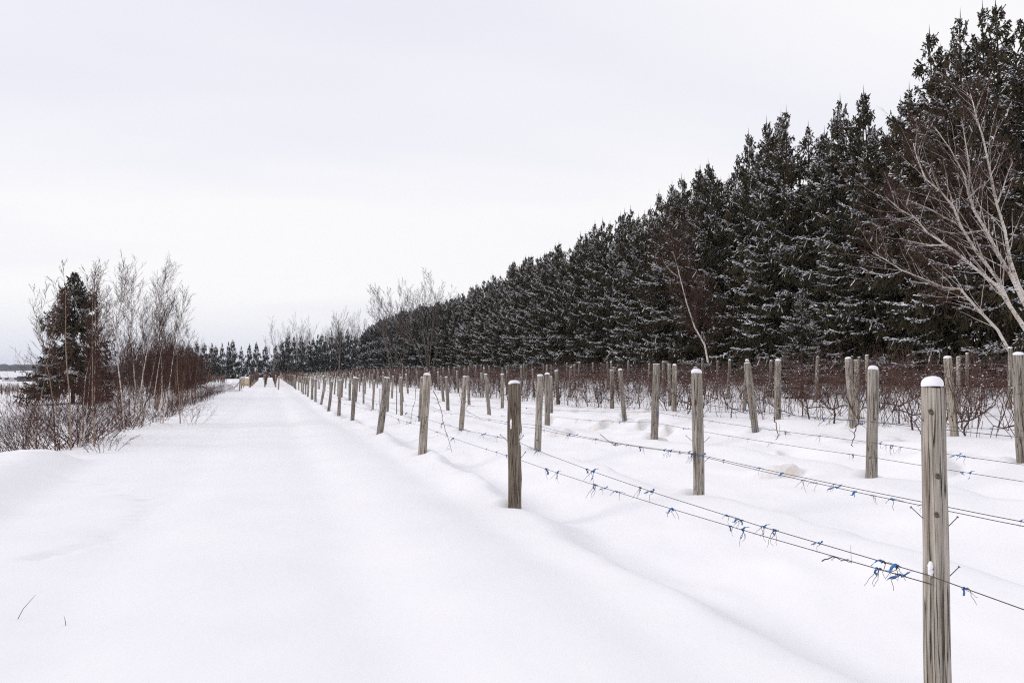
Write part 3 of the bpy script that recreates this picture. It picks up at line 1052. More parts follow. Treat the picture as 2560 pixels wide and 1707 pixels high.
# shrubs at the foot of the birches
shr = []
for i in range(6):
    w = Wood(460 + i)
    for s_ in range(12):
        az = w.g.random() * 6.28
        sp = 0.35 + 0.9 * w.g.random()
        rr_ = 0.3 * w.g.random()
        w.grow((rr_ * math.cos(az), rr_ * math.sin(az), -0.1), (math.cos(az) * sp, math.sin(az) * sp, 1), 1.1 + 1.0 * w.g.random(), 0.0085, 0, SP_SHRUB)
    shr.append(w)
first = {}
ns = 0
spots = [(px, py) for px, py in [(70, 1118), (110, 1128), (150, 1126), (40, 1130), (190, 1120), (225, 1108), (255, 1096), (285, 1085), (315, 1070), (20, 1140), (345, 1060), (372, 1048), (130, 1100), (200, 1090), (300, 1050), (95, 1090),
                                 (395, 1040), (418, 1030), (440, 1022), (462, 1012), (480, 1004), (240, 1068), (330, 1035), (410, 1010), (500, 995), (515, 985), (530, 978), (450, 995), (490, 985), (360, 1020), (60, 1075), (160, 1060), (10, 1120), (35, 1105), (85, 1135), (120, 1118), (170, 1108), (210, 1098), (5, 1095), (265, 1075)]]
for i, (px, py) in enumerate(spots):
    if i % 4 == 3:
        continue
    d = 1.85 * FPX / (py - HZ)
    p = at(px, py, d)
    if p[0] > -4.15:
        p[0] = -4.2 - 0.5 * random.random()
    k = i % 6
    red = i % 5 == 2
    key = (k, red)
    lab = 'red-stemmed leafless shrub at the foot of the birches' if red else 'tangled brown leafless shrub at the foot of the birches'
    grp = 'red shrubs below the birches' if red else 'brown shrubs below the birches'
    if key not in first:
        A, B = shr[k].meshes(1, (4, 3, 3))
        o = obj('shrub', None, None, (p[0], p[1], gz(p[0], p[1])))
        obj('stems', A.mesh('shrub_stems', M['twig_red' if red else 'twig_brown']), o)
        obj('twigs', B.mesh('shrub_twigs', M['twig_red' if red else 'twig_brown']), o)
        tag(o, lab, 'shrub', grp)
        first[key] = o
    else:
        o = copy_tree(first[key], (p[0], p[1], gz(p[0], p[1])), random.uniform(0, 6.28), random.uniform(0.75, 1.15))
    ns += 1
# twiggy plant poking out of the snow behind the bank's nose, and a weed clump further on
for (px, py, d, lab, seed) in [(258, 1118, 16.9, 'low twiggy shrub poking out behind the nose of the snow bank', 480), (465, 1030, 30.0, 'sparse arching weed at the lane edge past the birches', 481), (487, 1032, 29.0, 'thin dry weed leaning over the lane snow', 482)]:
    w = Wood(seed)
    for s_ in range(11 if seed == 480 else 5):
        az = w.g.random() * 6.28
        w.grow((0.25 * math.cos(az), 0.25 * math.sin(az), -0.05), (math.cos(az) * 0.6, math.sin(az) * 0.6, 1), 0.32 + 0.3 * w.g.random() + (0.35 if seed > 480 else 0), 0.005, 0, dict(SP_SHRUB, up=[-.06, .02, 0]))
    p = at(px, py, d)
    put_tree(w, 'shrub', p[0], p[1], lab, 'shrub', ('twig_brown', 'twig_brown'), kids=('stems', 'twigs'))


# ------------------------------------------------------------------ posts
def post_mesh(seed, r, seg=18, rings=16, bulge=0.0, cracks=1, H=1.5, below=0.45):
    g = np.random.default_rng(seed)
    mb = MB()
    zs = np.concatenate([np.linspace(-below, H - 0.012, rings), [H]])
    th = np.arange(seg) * 2 * math.pi / seg
    ca = g.random(cracks) * 6.28
    V = []
    for i, z in enumerate(zs):
        rr = r * (1.04 - 0.06 * (z + below) / (H + below)) * (1 + 0.07 * np.sin(2 * th + seed) + 0.045 * np.sin(3 * th + z * 2) + 0.03 * np.sin(z * 7 + th + seed) + 0.03 * np.sin(z * 3.1 + 2 * seed))
        rr = rr * (1 + bulge * 0.18 * (np.exp(-((z - 0.95) / 0.07) ** 2) * np.clip(np.cos(th + 0.5), 0, 1) + 0.8 * np.exp(-((z - 0.35) / 0.1) ** 2) * np.clip(np.cos(th - 0.2), 0, 1)))
        for a in ca:
            dd = np.angle(np.exp(1j * (th - a - 0.25 * math.sin(z * 1.4 + a))))
            rr = rr - r * 0.16 * np.exp(-(dd / (4.0 / seg)) ** 2) * (0.5 + 0.5 * math.sin(z * 2.2 + a * 3) ** 2)
        if i == len(zs) - 1:
            rr = rr * 0.93
        V.append(np.stack([rr * np.cos(th), rr * np.sin(th), np.full(seg, z) + (0.006 * np.sin(th * 2 + seed) if i >= len(zs) - 2 else 0)], 1))
    V = np.concatenate(V + [np.array([[0, 0, H + 0.002]])])
    q, t = [], []
    nr = len(zs)
    for i in range(nr - 1):
        for j in range(seg):
            j2 = (j + 1) % seg
            q.append((i * seg + j, i * seg + j2, (i + 1) * seg + j2, (i + 1) * seg + j))
    for j in range(seg):
        t.append(((nr - 1) * seg + j, (nr - 1) * seg + (j + 1) % seg, nr * seg))
    return mb.add(V, q, t).mesh('post', M['wood'])


def cap_mesh(seed, r, h, H=1.5, seg=16):
    g = np.random.default_rng(seed)
    th = np.arange(seg) * 2 * math.pi / seg
    V = []
    prof = [(0.93, -0.004), (1.0, 0.12), (0.99, 0.36), (0.90, 0.62), (0.68, 0.86), (0.35, 0.97)]
    lop = 0.06 * r
    for (a, b) in prof:
        rr = r * a * (1 + 0.05 * np.sin(th * 2 + seed) + 0.04 * np.sin(th * 3 + 2 * seed))
        V.append(np.stack([rr * np.cos(th) + lop * b, rr * np.sin(th), np.full(seg, H + h * b) + 0.05 * h * np.sin(th + seed)], 1))
    V = np.concatenate(V + [np.array([[lop, 0, H + h]])])
    q, t = [], []
    for i in range(len(prof) - 1):
        for j in range(seg):
            q.append((i * seg + j, i * seg + (j + 1) % seg, (i + 1) * seg + (j + 1) % seg, (i + 1) * seg + j))
    for j in range(seg):
        t.append(((len(prof) - 1) * seg + j, (len(prof) - 1) * seg + (j + 1) % seg, len(prof) * seg))
    return MB().add(V, q, t).mesh('snow_cap', M['snow'])


PV = [(post_mesh(500 + i, 1.0 * 0.066, 14, 10, 0.5 if i % 3 == 0 else 0, 1 + i % 2), cap_mesh(520 + i, 0.064, (0.045, 0.035, 0.06, 0.03, 0.05, 0.04)[i])) for i in range(6)]
FAR_POST = post_mesh(540, 0.066, 7, 4, 0, 0)
FAR_CAP = cap_mesh(541, 0.066, 0.05, 1.5, 7)
nail_me = MB()
add_tube(nail_me, [(0, 0, 0), (0.05, 0, 0.045), (0.098, 0, 0.09)], 0.0036, 6)
add_tube(nail_me, [(0.096, 0, 0.088), (0.1, 0, 0.092)], 0.009, 8)
NAIL = nail_me.mesh('nail', M['steel'])
knot_me = MB()
blob(knot_me, (0, 0, 0), 0.013, 4, 8, 4, 1.5)
KNOT = knot_me.mesh('knot', M['knot_wood'])
patch_me = MB()
for i in range(5):
    blob(patch_me, (0.012 * math.sin(i * 2.1), 0.0, -0.07 + 0.035 * i), 0.026 + 0.008 * (i % 2), 600 + i, 8, 4, 1.2)
PATCH = patch_me.mesh('snow_patch', M['snow'])
ROWNAME = ['first', 'second', 'third', 'fourth', 'fifth', 'sixth', 'seventh', 'eighth', 'ninth']
post_list.sort(key=lambda a: (a[0], a[1]))
seen = {}
post_obj = []
SPECIAL = {(0, 0): 'nearest tall grey wooden post with a domed snow cap and bent nails',
           (0, 1): 'thick dark rough-barked post with plastered snow, second in the first row',
           (0, 2): 'third post of the first row, a blue tie at its waist',
           (0, 3): 'rightward-leaning post with blue twine near its top in the first row',
           (1, 0): 'straight pale post with bent nails, nearest in the second row'}
for (k, Y, X, lean, r_) in post_list:
    px, py, d = project((X, Y, 0.8))
    if d < 1 or px > 2660 or px < -60:
        continue
    idx = seen.get(k, 0)
    seen[k] = idx + 1
    z = gz(X, Y)
    if (k, idx) == (0, 0):
        me, cp = post_mesh(550, r_, 40, 40, 0.0, 3), cap_mesh(551, r_ * 0.99, 0.05, 1.5, 28)
        s = 1
        z = 1.6 - 0.07 - 1.5
    elif (k, idx) == (0, 1):
        r_ = 0.084
        me, cp = post_mesh(552, r_, 28, 30, 1.0, 3), cap_mesh(553, r_ * 0.86, 0.05, 1.5, 20)
        me.materials[0] = M['dark_wood']
        s = 1
    else:
        v_ = PV[(idx * 5 + k * 2) % 6] if d < 60 else (FAR_POST, FAR_CAP)
        me, cp = v_
        s = r_ / 0.066
    dz = random.uniform(-0.05, 0.03) if (k, idx) not in ((0, 0), (0, 1)) else 0
    ax = random.gauss(0, 0.02)
    o = obj('vineyard_post', me, None, (X, Y, z + dz), (ax, math.atan(lean), random.uniform(-0.5, 0.5) if s != 1 else 0.4), (s, s, 1))
    cs = random.uniform(0.45, 1.25) if idx or k else 0.95
    obj('snow_cap', cp, o, (random.uniform(-.006, .006), random.uniform(-.006, .006), 1.5 * (1 - cs)), (0, 0, random.uniform(0, 6)), (random.uniform(.86, 1.02), random.uniform(.86, 1.02), cs))
    if (k, idx) in SPECIAL:
        lab = SPECIAL[(k, idx)]
    elif idx < 12:
        lab = f'weathered grey wooden post, {ORD[idx]} from the camera in the {ROWNAME[k]} row from the lane'
    else:
        lab = f'small far wooden post near the distant end of the {ROWNAME[k]} row from the lane'
    tag(o, lab, 'post', f'posts of the {ROWNAME[k]} row' if idx >= 12 else 'snow-capped vineyard posts')
    post_obj.append((k, idx, X, Y, z + dz, r_, lean, o))
    if (k, idx) == (0, 0):
        for (zz, aa) in ((0.90, 2.75), (0.86, -0.2), (0.64, -0.25), (1.34, 2.9)):
            nl = obj('nail', NAIL, o, (math.cos(aa - 0.4) * r_ * 0.9, math.sin(aa - 0.4) * r_ * 0.9, zz), (0, 0, aa - 0.4), (0.62, 0.62, 0.62))
        for (zz, aa) in ((1.385, -2.6), (1.10, -2.12), (0.93, -2.25)):
            obj('knot', KNOT, o, (math.cos(aa - 0.4) * r_ * 0.95, math.sin(aa - 0.4) * r_ * 0.95, zz), (0.5, 0.3, aa), (0.75, 0.75, 0.8))
        obj('snow_patch', PATCH, o, (-r_ * 0.97, r_ * 0.1, 0.69), (0, 0, 0), (0.35, 0.4, 0.35))
    elif (k, idx) == (0, 1):
        for (zz, aa) in ((0.80, 2.6), (0.78, 0.2), (0.58, 0.0)):
            obj('nail', NAIL, o, (math.cos(aa) * r_ * 0.9, math.sin(aa) * r_ * 0.9, zz), (0, 0, aa))
        obj('snow_patch', PATCH, o, (r_ * 0.1, -r_ * 0.9, 0.83), (0, 0, 0), (0.8, 0.5, 0.9))
        obj('snow_patch', PATCH, o, (-r_ * 0.85, -r_ * 0.35, 1.02), (0, 0, 0), (0.5, 0.5, 0.7))
        for (zz, aa) in ((0.22, -2.2), (1.2, -1.7)):
            obj('knot', KNOT, o, (math.cos(aa) * r_, math.sin(aa) * r_, zz), (0, 0, aa))
    elif (k, idx) == (1, 0):
        for (zz, aa) in ((1.0, 2.8), (0.98, 0.3), (0.66, 2.8), (0.64, 0.3), (0.4, 0.3)):
            obj('nail', NAIL, o, (math.cos(aa) * r_ / s * 0.9, math.sin(aa) * r_ / s * 0.9, zz), (0, 0, aa), (0.8, 0.8, 0.8))
    elif d < 20:
        for (zz, aa) in [(q_[0], math.atan2(-Y, -X) + q_[1] - o.rotation_euler[2]) for q_ in ((0.3, -.4), (0.75, .5), (1.1, 0.1))]:
            obj('knot', KNOT, o, (math.cos(aa) * 0.064, math.sin(aa) * 0.064, zz + random.uniform(-.1, .1)), (0, 0, aa), (0.8, 0.8, 0.8))

# thin dark metal stakes beside the second row
for (px, ptop, pb, X, lab) in [(992, 952, 1034, 5.15, 'thin dark metal stake in the second row, nearest of three'), (950, 956, 1010, 5.15, 'thin dark metal stake just behind the leaning blue-twine post'), (872, 950, 995, 5.1, 'thin dark metal stake farthest of the three')]:
    Y = on_row(px, X)
    d = project((X, Y, .5))[2]
    mb = MB()
    h = (pb - ptop) * d / FPX
    add_tube(mb, [(0, 0, -0.3), (0, 0, h * .5), (0, 0, h)], 0.017, 6)
    add_box(mb, (0.0, -0.014, h * 0.5 - 0.15), (0.008, 0.02, h + 0.3))
    tag(obj('metal_stake', mb.mesh('metal_stake', M['stake_metal'], False), None, (X, Y, gz(X, Y))), lab, 'stake', 'metal stakes')
# blue twine wound on the leaning post
for (k, idx, X, Y, z, r_, lean, o) in post_obj:
    if (k, idx) == (0, 3):
        mb = MB()
        a = np.linspace(0, 6.28 * 2.2, 40)
        add_tube(mb, np.stack([(r_ + .004) * np.cos(a), (r_ + .004) * np.sin(a), 0.03 * np.sin(a + 1) + a * 0.003], 1), 0.006, 5)
        tag(obj('twine', mb.mesh('twine', M['blue_plastic']), None, (X + lean * 1.27, Y, z + 1.27)), 'blue twine wound round the top of the leaning post', 'twine')

# ------------------------------------------------------------------ wires
WH = {0: [0.77, 0.58], 1: [0.52, 0.48], 2: [0.80, 0.50, 0.30], 3: [0.95, 0.42], 4: [1.38, 1.12, 0.80, 0.45], 5: [1.40, 1.15, 0.85, 0.5], 6: [1.4, 1.1, 0.8], 7: [1.4, 1.1], 8: [1.4, 1.15]}
WN = ['top', 'second', 'third', 'lowest']
row_wires = {}
for k, X in enumerate(ROWS):
    ps = sorted([(Y, Xp, z, lean) for (kk, idx, Xp, Y, z, r_, lean, o) in post_obj if kk == k])
    for wi, h in enumerate(WH[k]):
        pts = []
        Y0, X0, z0_, l0 = ps[0]
        if k == 0:
            hs = {0: (0.665, 0.63), 1: (0.83, 0.62), 2: (0.68, 0.52)}
        else:
            hs = {}
        pre = (Y0 - 7.0, X0, (ps[0][2] + h) if k else z0_ + 0.63, 0)
        if (k, wi) != (0, 1):                 # the lower wire of the first row is tied off at the nearest post
            pts.append((X0 + 0.06 * (wi % 2 * 2 - 1), Y0 - 7.0, pre[2] - (0.12 if k == 0 else 0)))
        for i, (Y, Xp, z, lean) in enumerate(ps):
            hh_ = hs[i][min(wi, 1)] if i in hs else h + 0.03 * math.sin(i * 2.3 + wi)
            q = (Xp + lean * hh_ - 0.062, Y - 0.02 * wi, z + hh_)
            if not pts:
                pts.append(q)
                continue
            pv = pts[-1]
            for s_ in range(1, 6):
                t = s_ / 5
                sag = -0.035 * 4 * t * (1 - t) * (1 + 0.5 * math.sin(i * 1.7 + wi * 2))
                pts.append((pv[0] + (q[0] - pv[0]) * t, pv[1] + (q[1] - pv[1]) * t, pv[2] + (q[2] - pv[2]) * t + sag))
        pts = np.array(pts)
        row_wires[(k, wi)] = pts
        mb = MB()
        rw = 0.0024 if k == 0 else (0.0042 if (k, wi) == (2, 0) else 0.0031)
        dist = np.hypot(pts[:, 0], pts[:, 1])
        add_tube(mb, pts, np.full(len(pts), rw), 4)
        nm = ('upper', 'lower')[wi] if len(WH[k]) == 2 else WN[wi]
        tag(obj('trellis_wire', mb.mesh('trellis_wire', M['wire'])), f'{nm} trellis wire strung along the {ROWNAME[k]} row from the lane', 'wire', 'trellis wires')


def on_wire(k, wi, Y):
    pts = row_wires[(k, wi)]
    return np.array([np.interp(Y, pts[:, 1], pts[:, 0]), Y, np.interp(Y, pts[:, 1], pts[:, 2])])


# ------------------------------------------------------------------ blue ties and dried tendrils on the wires
def tie_mesh(seed, big=1.0):
    g = np.random.default_rng(seed)
    mb = MB()
    for j in range(1 + int(g.random() * 2.2)):
        K = 5
        s0 = g.normal(size=2) * 0.012 * big
        P = [np.array([s0[0], s0[1], 0.006])]
        dd = np.array([g.normal() * 0.5, g.normal() * 0.5, -1.0 + g.random() * 0.8])
        for i in range(K - 1):
            dd = unit(dd + g.normal(size=3) * 0.55)
            P.append(P[-1] + dd * 0.016 * big * (0.8 + 0.6 * g.random()))
        P = np.array(P)
        wv = unit(g.normal(size=3)) * 0.009 * big
        th = np.array([0.0008, 0.0008, 0.0])
        V = np.concatenate([P + wv, P - wv, P + wv + th, P - wv + th])
        q = [(i, i + 1, K + i + 1, K + i) for i in range(K - 1)] + [(2 * K + i, 3 * K + i, 3 * K + i + 1, 2 * K + i + 1) for i in range(K - 1)]
        mb.add(V, q)
    a = np.linspace(0, 6.28 * 1.5, 14)
    add_tube(mb, np.stack([0.008 * np.cos(a), (a - 4) * 0.0035 * big, 0.008 * np.sin(a)], 1), 0.0045 * big, 4)
    return mb.mesh('tie', M['blue_plastic'], False)


def tendril_mesh(seed):
    g = np.random.default_rng(seed)
    mb = MB()
    for j in range(2 + int(g.random() * 3)):
        P = [np.array([0, g.normal() * 0.02, 0.0])]
        dd = unit(np.array([g.normal() * 0.6, g.normal() * 0.8, -0.6]))
        Ln = 0.02 + 0.02 * g.random()
        for i in range(5):
            dd = unit(dd + g.normal(size=3) * 0.45 + np.array([0, 0, -0.35]))
            P.append(P[-1] + dd * Ln)
        add_tube(mb, P, np.linspace(0.0030, 0.0016, 6), 3)
    a = np.linspace(0, 6.28 * 2, 16)
    add_tube(mb, np.stack([0.007 * np.cos(a), (a - 6) * 0.004, 0.007 * np.sin(a)], 1), 0.0032, 3)
    return mb.mesh('tendril', M['vine_bark'], False)


TIE = [tie_mesh(700 + i, 1.25) for i in range(6)]
TEN = [tendril_mesh(720 + i) for i in range(6)]
ties = []
for (k, wi, xs_) in [(0, 0, [1340, 1462, 1478, 1594, 1622, 1808, 1834, 1846, 1900, 1926, 2036, 2190, 2226, 1240, 1208, 1150, 1100, 1040, 1010, 985, 2396]),
                     (0, 1, [1362, 1390, 1482, 1508, 1536, 1674, 1818, 1848, 2182, 2240, 1130, 1088, 1020, 990]),
                     (1, 0, [1425, 1440, 1488, 1570, 1700, 1722, 1735, 1758, 1898, 1955, 2310, 2545, 1290, 1265, 1222]),
                     (1, 1, [1540, 1600, 1660, 1730, 2215, 2080]),
                     (2, 1, [1640, 1685, 1735, 1886, 1960, 2195, 2225, 2385, 2400]),
                     (2, 2, [1475, 1550, 2420, 2130]),
                     (3, 0, [1840, 2045, 2120, 2410, 2490, 1700, 1600]),
                     (3, 1, [1845, 2042, 2130, 2160, 2480, 2500, 1700, 1590])]:
    for x in xs_:
        ties.append((k, wi, on_row(x, ROWS[k] - 0.06, 1000)))
ties.sort(key=lambda a: (a[0], a[1], a[2]))
cnt = {}
for i, (k, wi, Y) in enumerate(ties):
    c_ = cnt.get((k, wi), 0)
    cnt[(k, wi)] = c_ + 1
    p = on_wire(k, wi, Y)
    nm = ('upper', 'lower')[wi] if len(WH[k]) == 2 else WN[wi]
    s = random.uniform(0.55, 0.95) * (0.8 if Y < 5.5 else 1.0)
    o = obj('vine_tie', TIE[i % 6], None, p, (0, 0, random.uniform(-0.4, 0.4)), (s, s, s))
    if i % 2 == 0 or k == 0:
        obj('tendril', TEN[(i * 5) % 6], o, (0, random.uniform(-.03, .03), 0), (0, 0, random.uniform(-1, 1)))
    tag(o, f'blue plastic tie, {ORD[c_]} from the camera on the {nm} wire of the {ROWNAME[k]} row', 'tie', 'blue ties on the wires')
# further remnants along the wires, too small to tell apart
mbA, mbB = MB(), MB()
g_ = np.random.default_rng(77)
for k in range(0, 9):
    for wi in range(len(WH[k])):
        pts = row_wires[(k, wi)]
        ymax = 75 if k < 4 else 60
        for j in range(52 if k < 4 else 16):
            Y = pts[0, 1] + 2 + (ymax - pts[0, 1]) * g_.random() ** 1.15
            if k == 0 and Y < 9:
                continue
            p = on_wire(k, wi, Y)
            src = TIE if g_.random() < (0.42 if k < 4 else 0.35) else TEN
            me = src[int(g_.random() * 6)]
            co = np.array([v__.co for v__ in me.vertices])
            a = g_.random() * 0.8
            ss = 0.4 + 0.4 * g_.random()
            co = np.stack([co[:, 0] * math.cos(a) - co[:, 1] * math.sin(a), co[:, 0] * math.sin(a) + co[:, 1] * math.cos(a), co[:, 2]], 1) * ss + p
            q4 = [tuple(f.vertices) for f in me.polygons if len(f.vertices) == 4]
            q3 = [tuple(f.vertices) for f in me.polygons if len(f.vertices) == 3]
            (mbA if src is TIE else mbB).add(co, q4, q3)
tag(obj('tie_scraps', mbA.mesh('tie_scraps', M['blue_plastic'], False)), 'tiny blue tie scraps scattered along the far wires', 'ties', kind='stuff')
tag(obj('tendril_scraps', mbB.mesh('tendril_scraps', M['vine_bark'], False)), 'dried tendril scraps curled along the wires', 'tendrils', kind='stuff')

# ------------------------------------------------------------------ stray old canes in the bare rows
CANES = [([(1083, 977), (1100, 1010), (1106, 1046), (1113, 1075), (1122, 1100), (1130, 1130)], 16.2, 0.008, 'long arching cane drooping beside the third post of the first row'),
         ([(1040, 965), (1037, 1000), (1030, 1030), (1026, 1060)], 22.0, 0.008, 'thin cane hanging left of the third post of the first row'),
         ([(1148, 985), (1155, 1010), (1175, 1000), (1163, 1025), (1190, 1040), (1205, 1050)], 17.5, 0.006, 'crooked short cane at the second row beside a leaning post'),
         ([(1620, 942), (1650, 965), (1690, 988), (1722, 1012), (1738, 1020)], 17.0, 0.011, 'long straight cane slanting down to the pale nailed post'),
         ([(1520, 962), (1540, 972), (1565, 990), (1584, 998), (1575, 1010), (1562, 1022)], 22.0, 0.012, 'bent cane beside the leaning thin post of the fourth row'),
         ([(1935, 1042), (1938, 1053), (1943, 1080), (1947, 1089), (1940, 1097)], 11.2, 0.008, 'short cane dangling off the thick wire'),
         ([(2147, 1040), (2145, 1055), (2138, 1075), (2134, 1095), (2128, 1113), (2132, 1115)], 11.0, 0.009, 'knobbly cane dangling left of the third-row post'),
         ([(2250, 1000), (2275, 1040), (2300, 1078), (2308, 1098), (2314, 1110)], 10.5, 0.008, 'cane slanting down behind the nearest post'),
         ([(1500, 1085), (1520, 1100), (1536, 1113), (1548, 1112), (1556, 1106)], 9.5, 0.004, 'thin bowed twig hanging under the second-row wire'),
         ([(2055, 1402), (2080, 1390), (2100, 1398), (2130, 1404)], 4.2, 0.0035, 'forked dry twig caught on the wires near the nearest post')]
for i, (pts, d, r0, lab) in enumerate(CANES):
    P = np.array([at(*q, d + 0.1 * math.sin(j * 1.3 + i)) for j, q in enumerate(pts)])
    g = np.random.default_rng(800 + i)
    t = np.linspace(0, len(P) - 1, len(P) * 3)
    P = np.stack([np.interp(t, np.arange(len(P)), P[:, c]) for c in range(3)], 1)
    P[1:-1] += g.normal(size=(len(P) - 2, 3)) * r0 * 0.8
    mb = MB()
    add_tube(mb, P, np.linspace(r0, r0 * 0.45, len(P)), 5)
    for j in range(4):
        b0_ = P[int(g.random() * (len(P) - 2)) + 1]
        add_tube(mb, [b0_, b0_ + g.normal(size=3) * r0 * 4, b0_ + g.normal(size=3) * r0 * 9], np.array([r0 * .5, r0 * .4, r0 * .2]), 3)
    tag(obj('vine_cane', mb.mesh('vine_cane', M['vine_cane'])), lab, 'cane', 'stray old canes')


# ------------------------------------------------------------------ vines of the far rows
def vine_meshes(seed, dense=1.0):
    g = np.random.default_rng(seed)
    tr, cn, sn = MB(), MB(), MB()
    P = [np.array([0, 0, -0.15])]
    d = np.array([0, g.normal() * 0.15, 1.0])
    for i in range(6):
        d = unit(d + g.normal(size=3) * np.array([.12, .35, .1]) + np.array([0, 0, .25]))
        P.append(P[-1] + d * 0.075)
    P = np.array(P)
    add_tube(tr, P, np.linspace(0.019, 0.013, 7) * (1 + 0.2 * g.random(7)), 6)
    heads = [P[-1]]
    for sg in (-1, 1):
        Q = [P[-1]]
        d = np.array([0, sg, 0.25])
        for i in range(5):
            d = unit(d + g.normal(size=3) * np.array([.12, .12, .18]))
            Q.append(Q[-1] + d * 0.13)
        add_tube(tr, Q, np.linspace(0.014, 0.008, 6), 4)
        heads += Q[1:]
    bp, br = [], []
    for c in range(int(30 * dense)):
        h = heads[int(g.random() * len(heads))] if g.random() < 0.75 else np.array([0, g.normal() * 0.3, 0.15])
        d = unit(np.array([g.normal() * 0.16, g.normal() * 0.45, 1.0 if g.random() < 0.85 else -0.8]))
        L = 0.6 + 0.75 * g.random()
        Q = [h]
        for i in range(6):
            d = unit(d + g.normal(size=3) * np.array([.10, .20, .10]) + np.array([0, 0, -0.02]))
            Q.append(Q[-1] + d * L / 6)
        bp.append(Q)
        r0 = 0.005 + 0.003 * g.random()
        br.append(np.linspace(r0, r0 * 0.5, 7))
        for j in range(2):
            f = Q[2 + int(g.random() * 4)]
            dd = unit(g.normal(size=3) + np.array([0, 0, .3]))
            QQ = [f]
            for i in range(6):
                dd = unit(dd + g.normal(size=3) * 0.3)
                QQ.append(QQ[-1] + dd * 0.05)
            bp.append(QQ)
            br.append(np.full(7, 0.0034))
        if g.random() < 0.55:
            f = Q[2 + int(g.random() * 4)]
            blob(sn, f + np.array([0, 0, 0.008]), 0.008 + 0.008 * g.random(), int(g.random() * 999), 5, 2, 0.7)
    for j in range(4):
        blob(sn, np.array([g.normal() * .03, g.normal() * .5, 0.95 + 0.3 * g.random()]), 0.011 + 0.008 * g.random(), int(g.random() * 999), 5, 2, 0.6)
    v_, q_ = tubes(np.array(bp), np.array(br), 3)
    cn.add(v_, q_)
    return tr, cn, sn


VB = [vine_meshes(900 + i, 1.0 + 0.15 * (i % 3)) for i in range(7)]
VM = [(a.mesh('vine_trunk', M['vine_bark']), b_.mesh('vine_canes', M['vine_cane']), c.mesh('vine_snow', M['snow'])) for a, b_, c in VB]
cand = []
for k in range(4, 9):
    X = ROWS[k]
    y0 = on_row(2640, X)
    Y = y0 + random.uniform(-0.5, 0.5)
    while Y < 185:
        cand.append((math.hypot(X, Y), k, X + random.gauss(0, 0.05), Y))
        Y += random.uniform(1.0, 1.35) * (1 if Y < 60 else 1.15) * (1.0 if k == 4 else 1.55)
cand.sort()
rest = cand[300:]
cand = sorted(cand[:300], key=lambda a: (a[1], a[3]))
vc = {}
for (d, k, X, Y) in cand:
    i = random.randrange(7)
    s = random.uniform(0.9, 1.15)
    o = obj('grapevine', None, None, (X, Y, gz(X, Y)), (0, 0, random.choice([0, math.pi]) + random.gauss(0, .1)), (s, s, s * random.uniform(0.92, 1.1)))
    obj('trunk', VM[i][0], o)
    obj('cane_snow', VM[i][2], obj('canes', VM[i][1], o))
    c_ = vc.get(k, 0)
    vc[k] = c_ + 1
    if c_ < 30:
        tag(o, f'bare brown grapevine, {ORD[c_]} from the camera in the {ROWNAME[k]} row from the lane', 'grapevine', f'grapevines of the {ROWNAME[k]} row')
    else:
        tag(o, f'bare brown grapevine lost in the far tangle of the {ROWNAME[k]} row from the lane', 'grapevine', f'grapevines of the {ROWNAME[k]} row')


def light_vine(seed):
    g = np.random.default_rng(seed)
    A, B, C = MB(), MB(), MB()
    add_tube(A, [(0, 0, -0.1), (0, 0.05 * g.normal(), 0.25), (0, 0.08 * g.normal(), 0.5)], (0.02, 0.017, 0.012), 3)
    bp = []
    for c in range(17):
        q = np.array([0, g.normal() * 0.38, 0.25 + 0.3 * g.random()])
        d = unit(np.array([g.normal() * 0.16, g.normal() * 0.45, 1.0]))
        Q = [q]
        for i in range(3):
            d = unit(d + g.normal(size=3) * np.array([.15, .32, .12]))
            Q.append(Q[-1] + d * (0.2 + 0.26 * g.random()))
        bp.append(Q)
    v_, q_ = tubes(np.array(bp), np.repeat(np.array([[0.010, 0.009, 0.007, 0.004]]), len(bp), 0), 3)
    B.add(v_, q_)
    for j in range(3):
        blob(C, np.array([0, g.normal() * .5, 0.5 + 0.7 * g.random()]), 0.016 + 0.012 * g.random(), seed + j, 4, 2, 0.7)
    return A, B, C


VL = [light_vine(960 + i) for i in range(7)]


def join_vines(spots, tall=1.0):
    A, B, C = MB(), MB(), MB()
    for (X, Y, z, s) in spots:
        tr, cn, sn = VL[random.randrange(7)]
        for src, dst in ((tr, A), (cn, B), (sn, C)):
            vv = np.concatenate(src.v) * np.array([s, s * random.choice([-1, 1]), s * tall]) + np.array([X, Y, z])
            dst.add(vv, np.concatenate(src.q) if src.q else None, np.concatenate(src.t) if src.t else None)
    return A, B, C


A, B, C = join_vines([(X, Y, gz(X, Y), 1.1) for (d, k, X, Y) in rest], 1.12)
o = obj('far_grapevines', None)
tag(o, 'brown mass of bare grapevines in the far part of the rows', 'grapevines', kind='stuff')
for nm, mb, mt in (('trunks', A, 'vine_bark'), ('canes', B, 'vine_cane'), ('cane_snow', C, 'snow')):
    tag(obj(nm, mb.mesh('far_' + nm, M[mt]), o), kind='stuff')

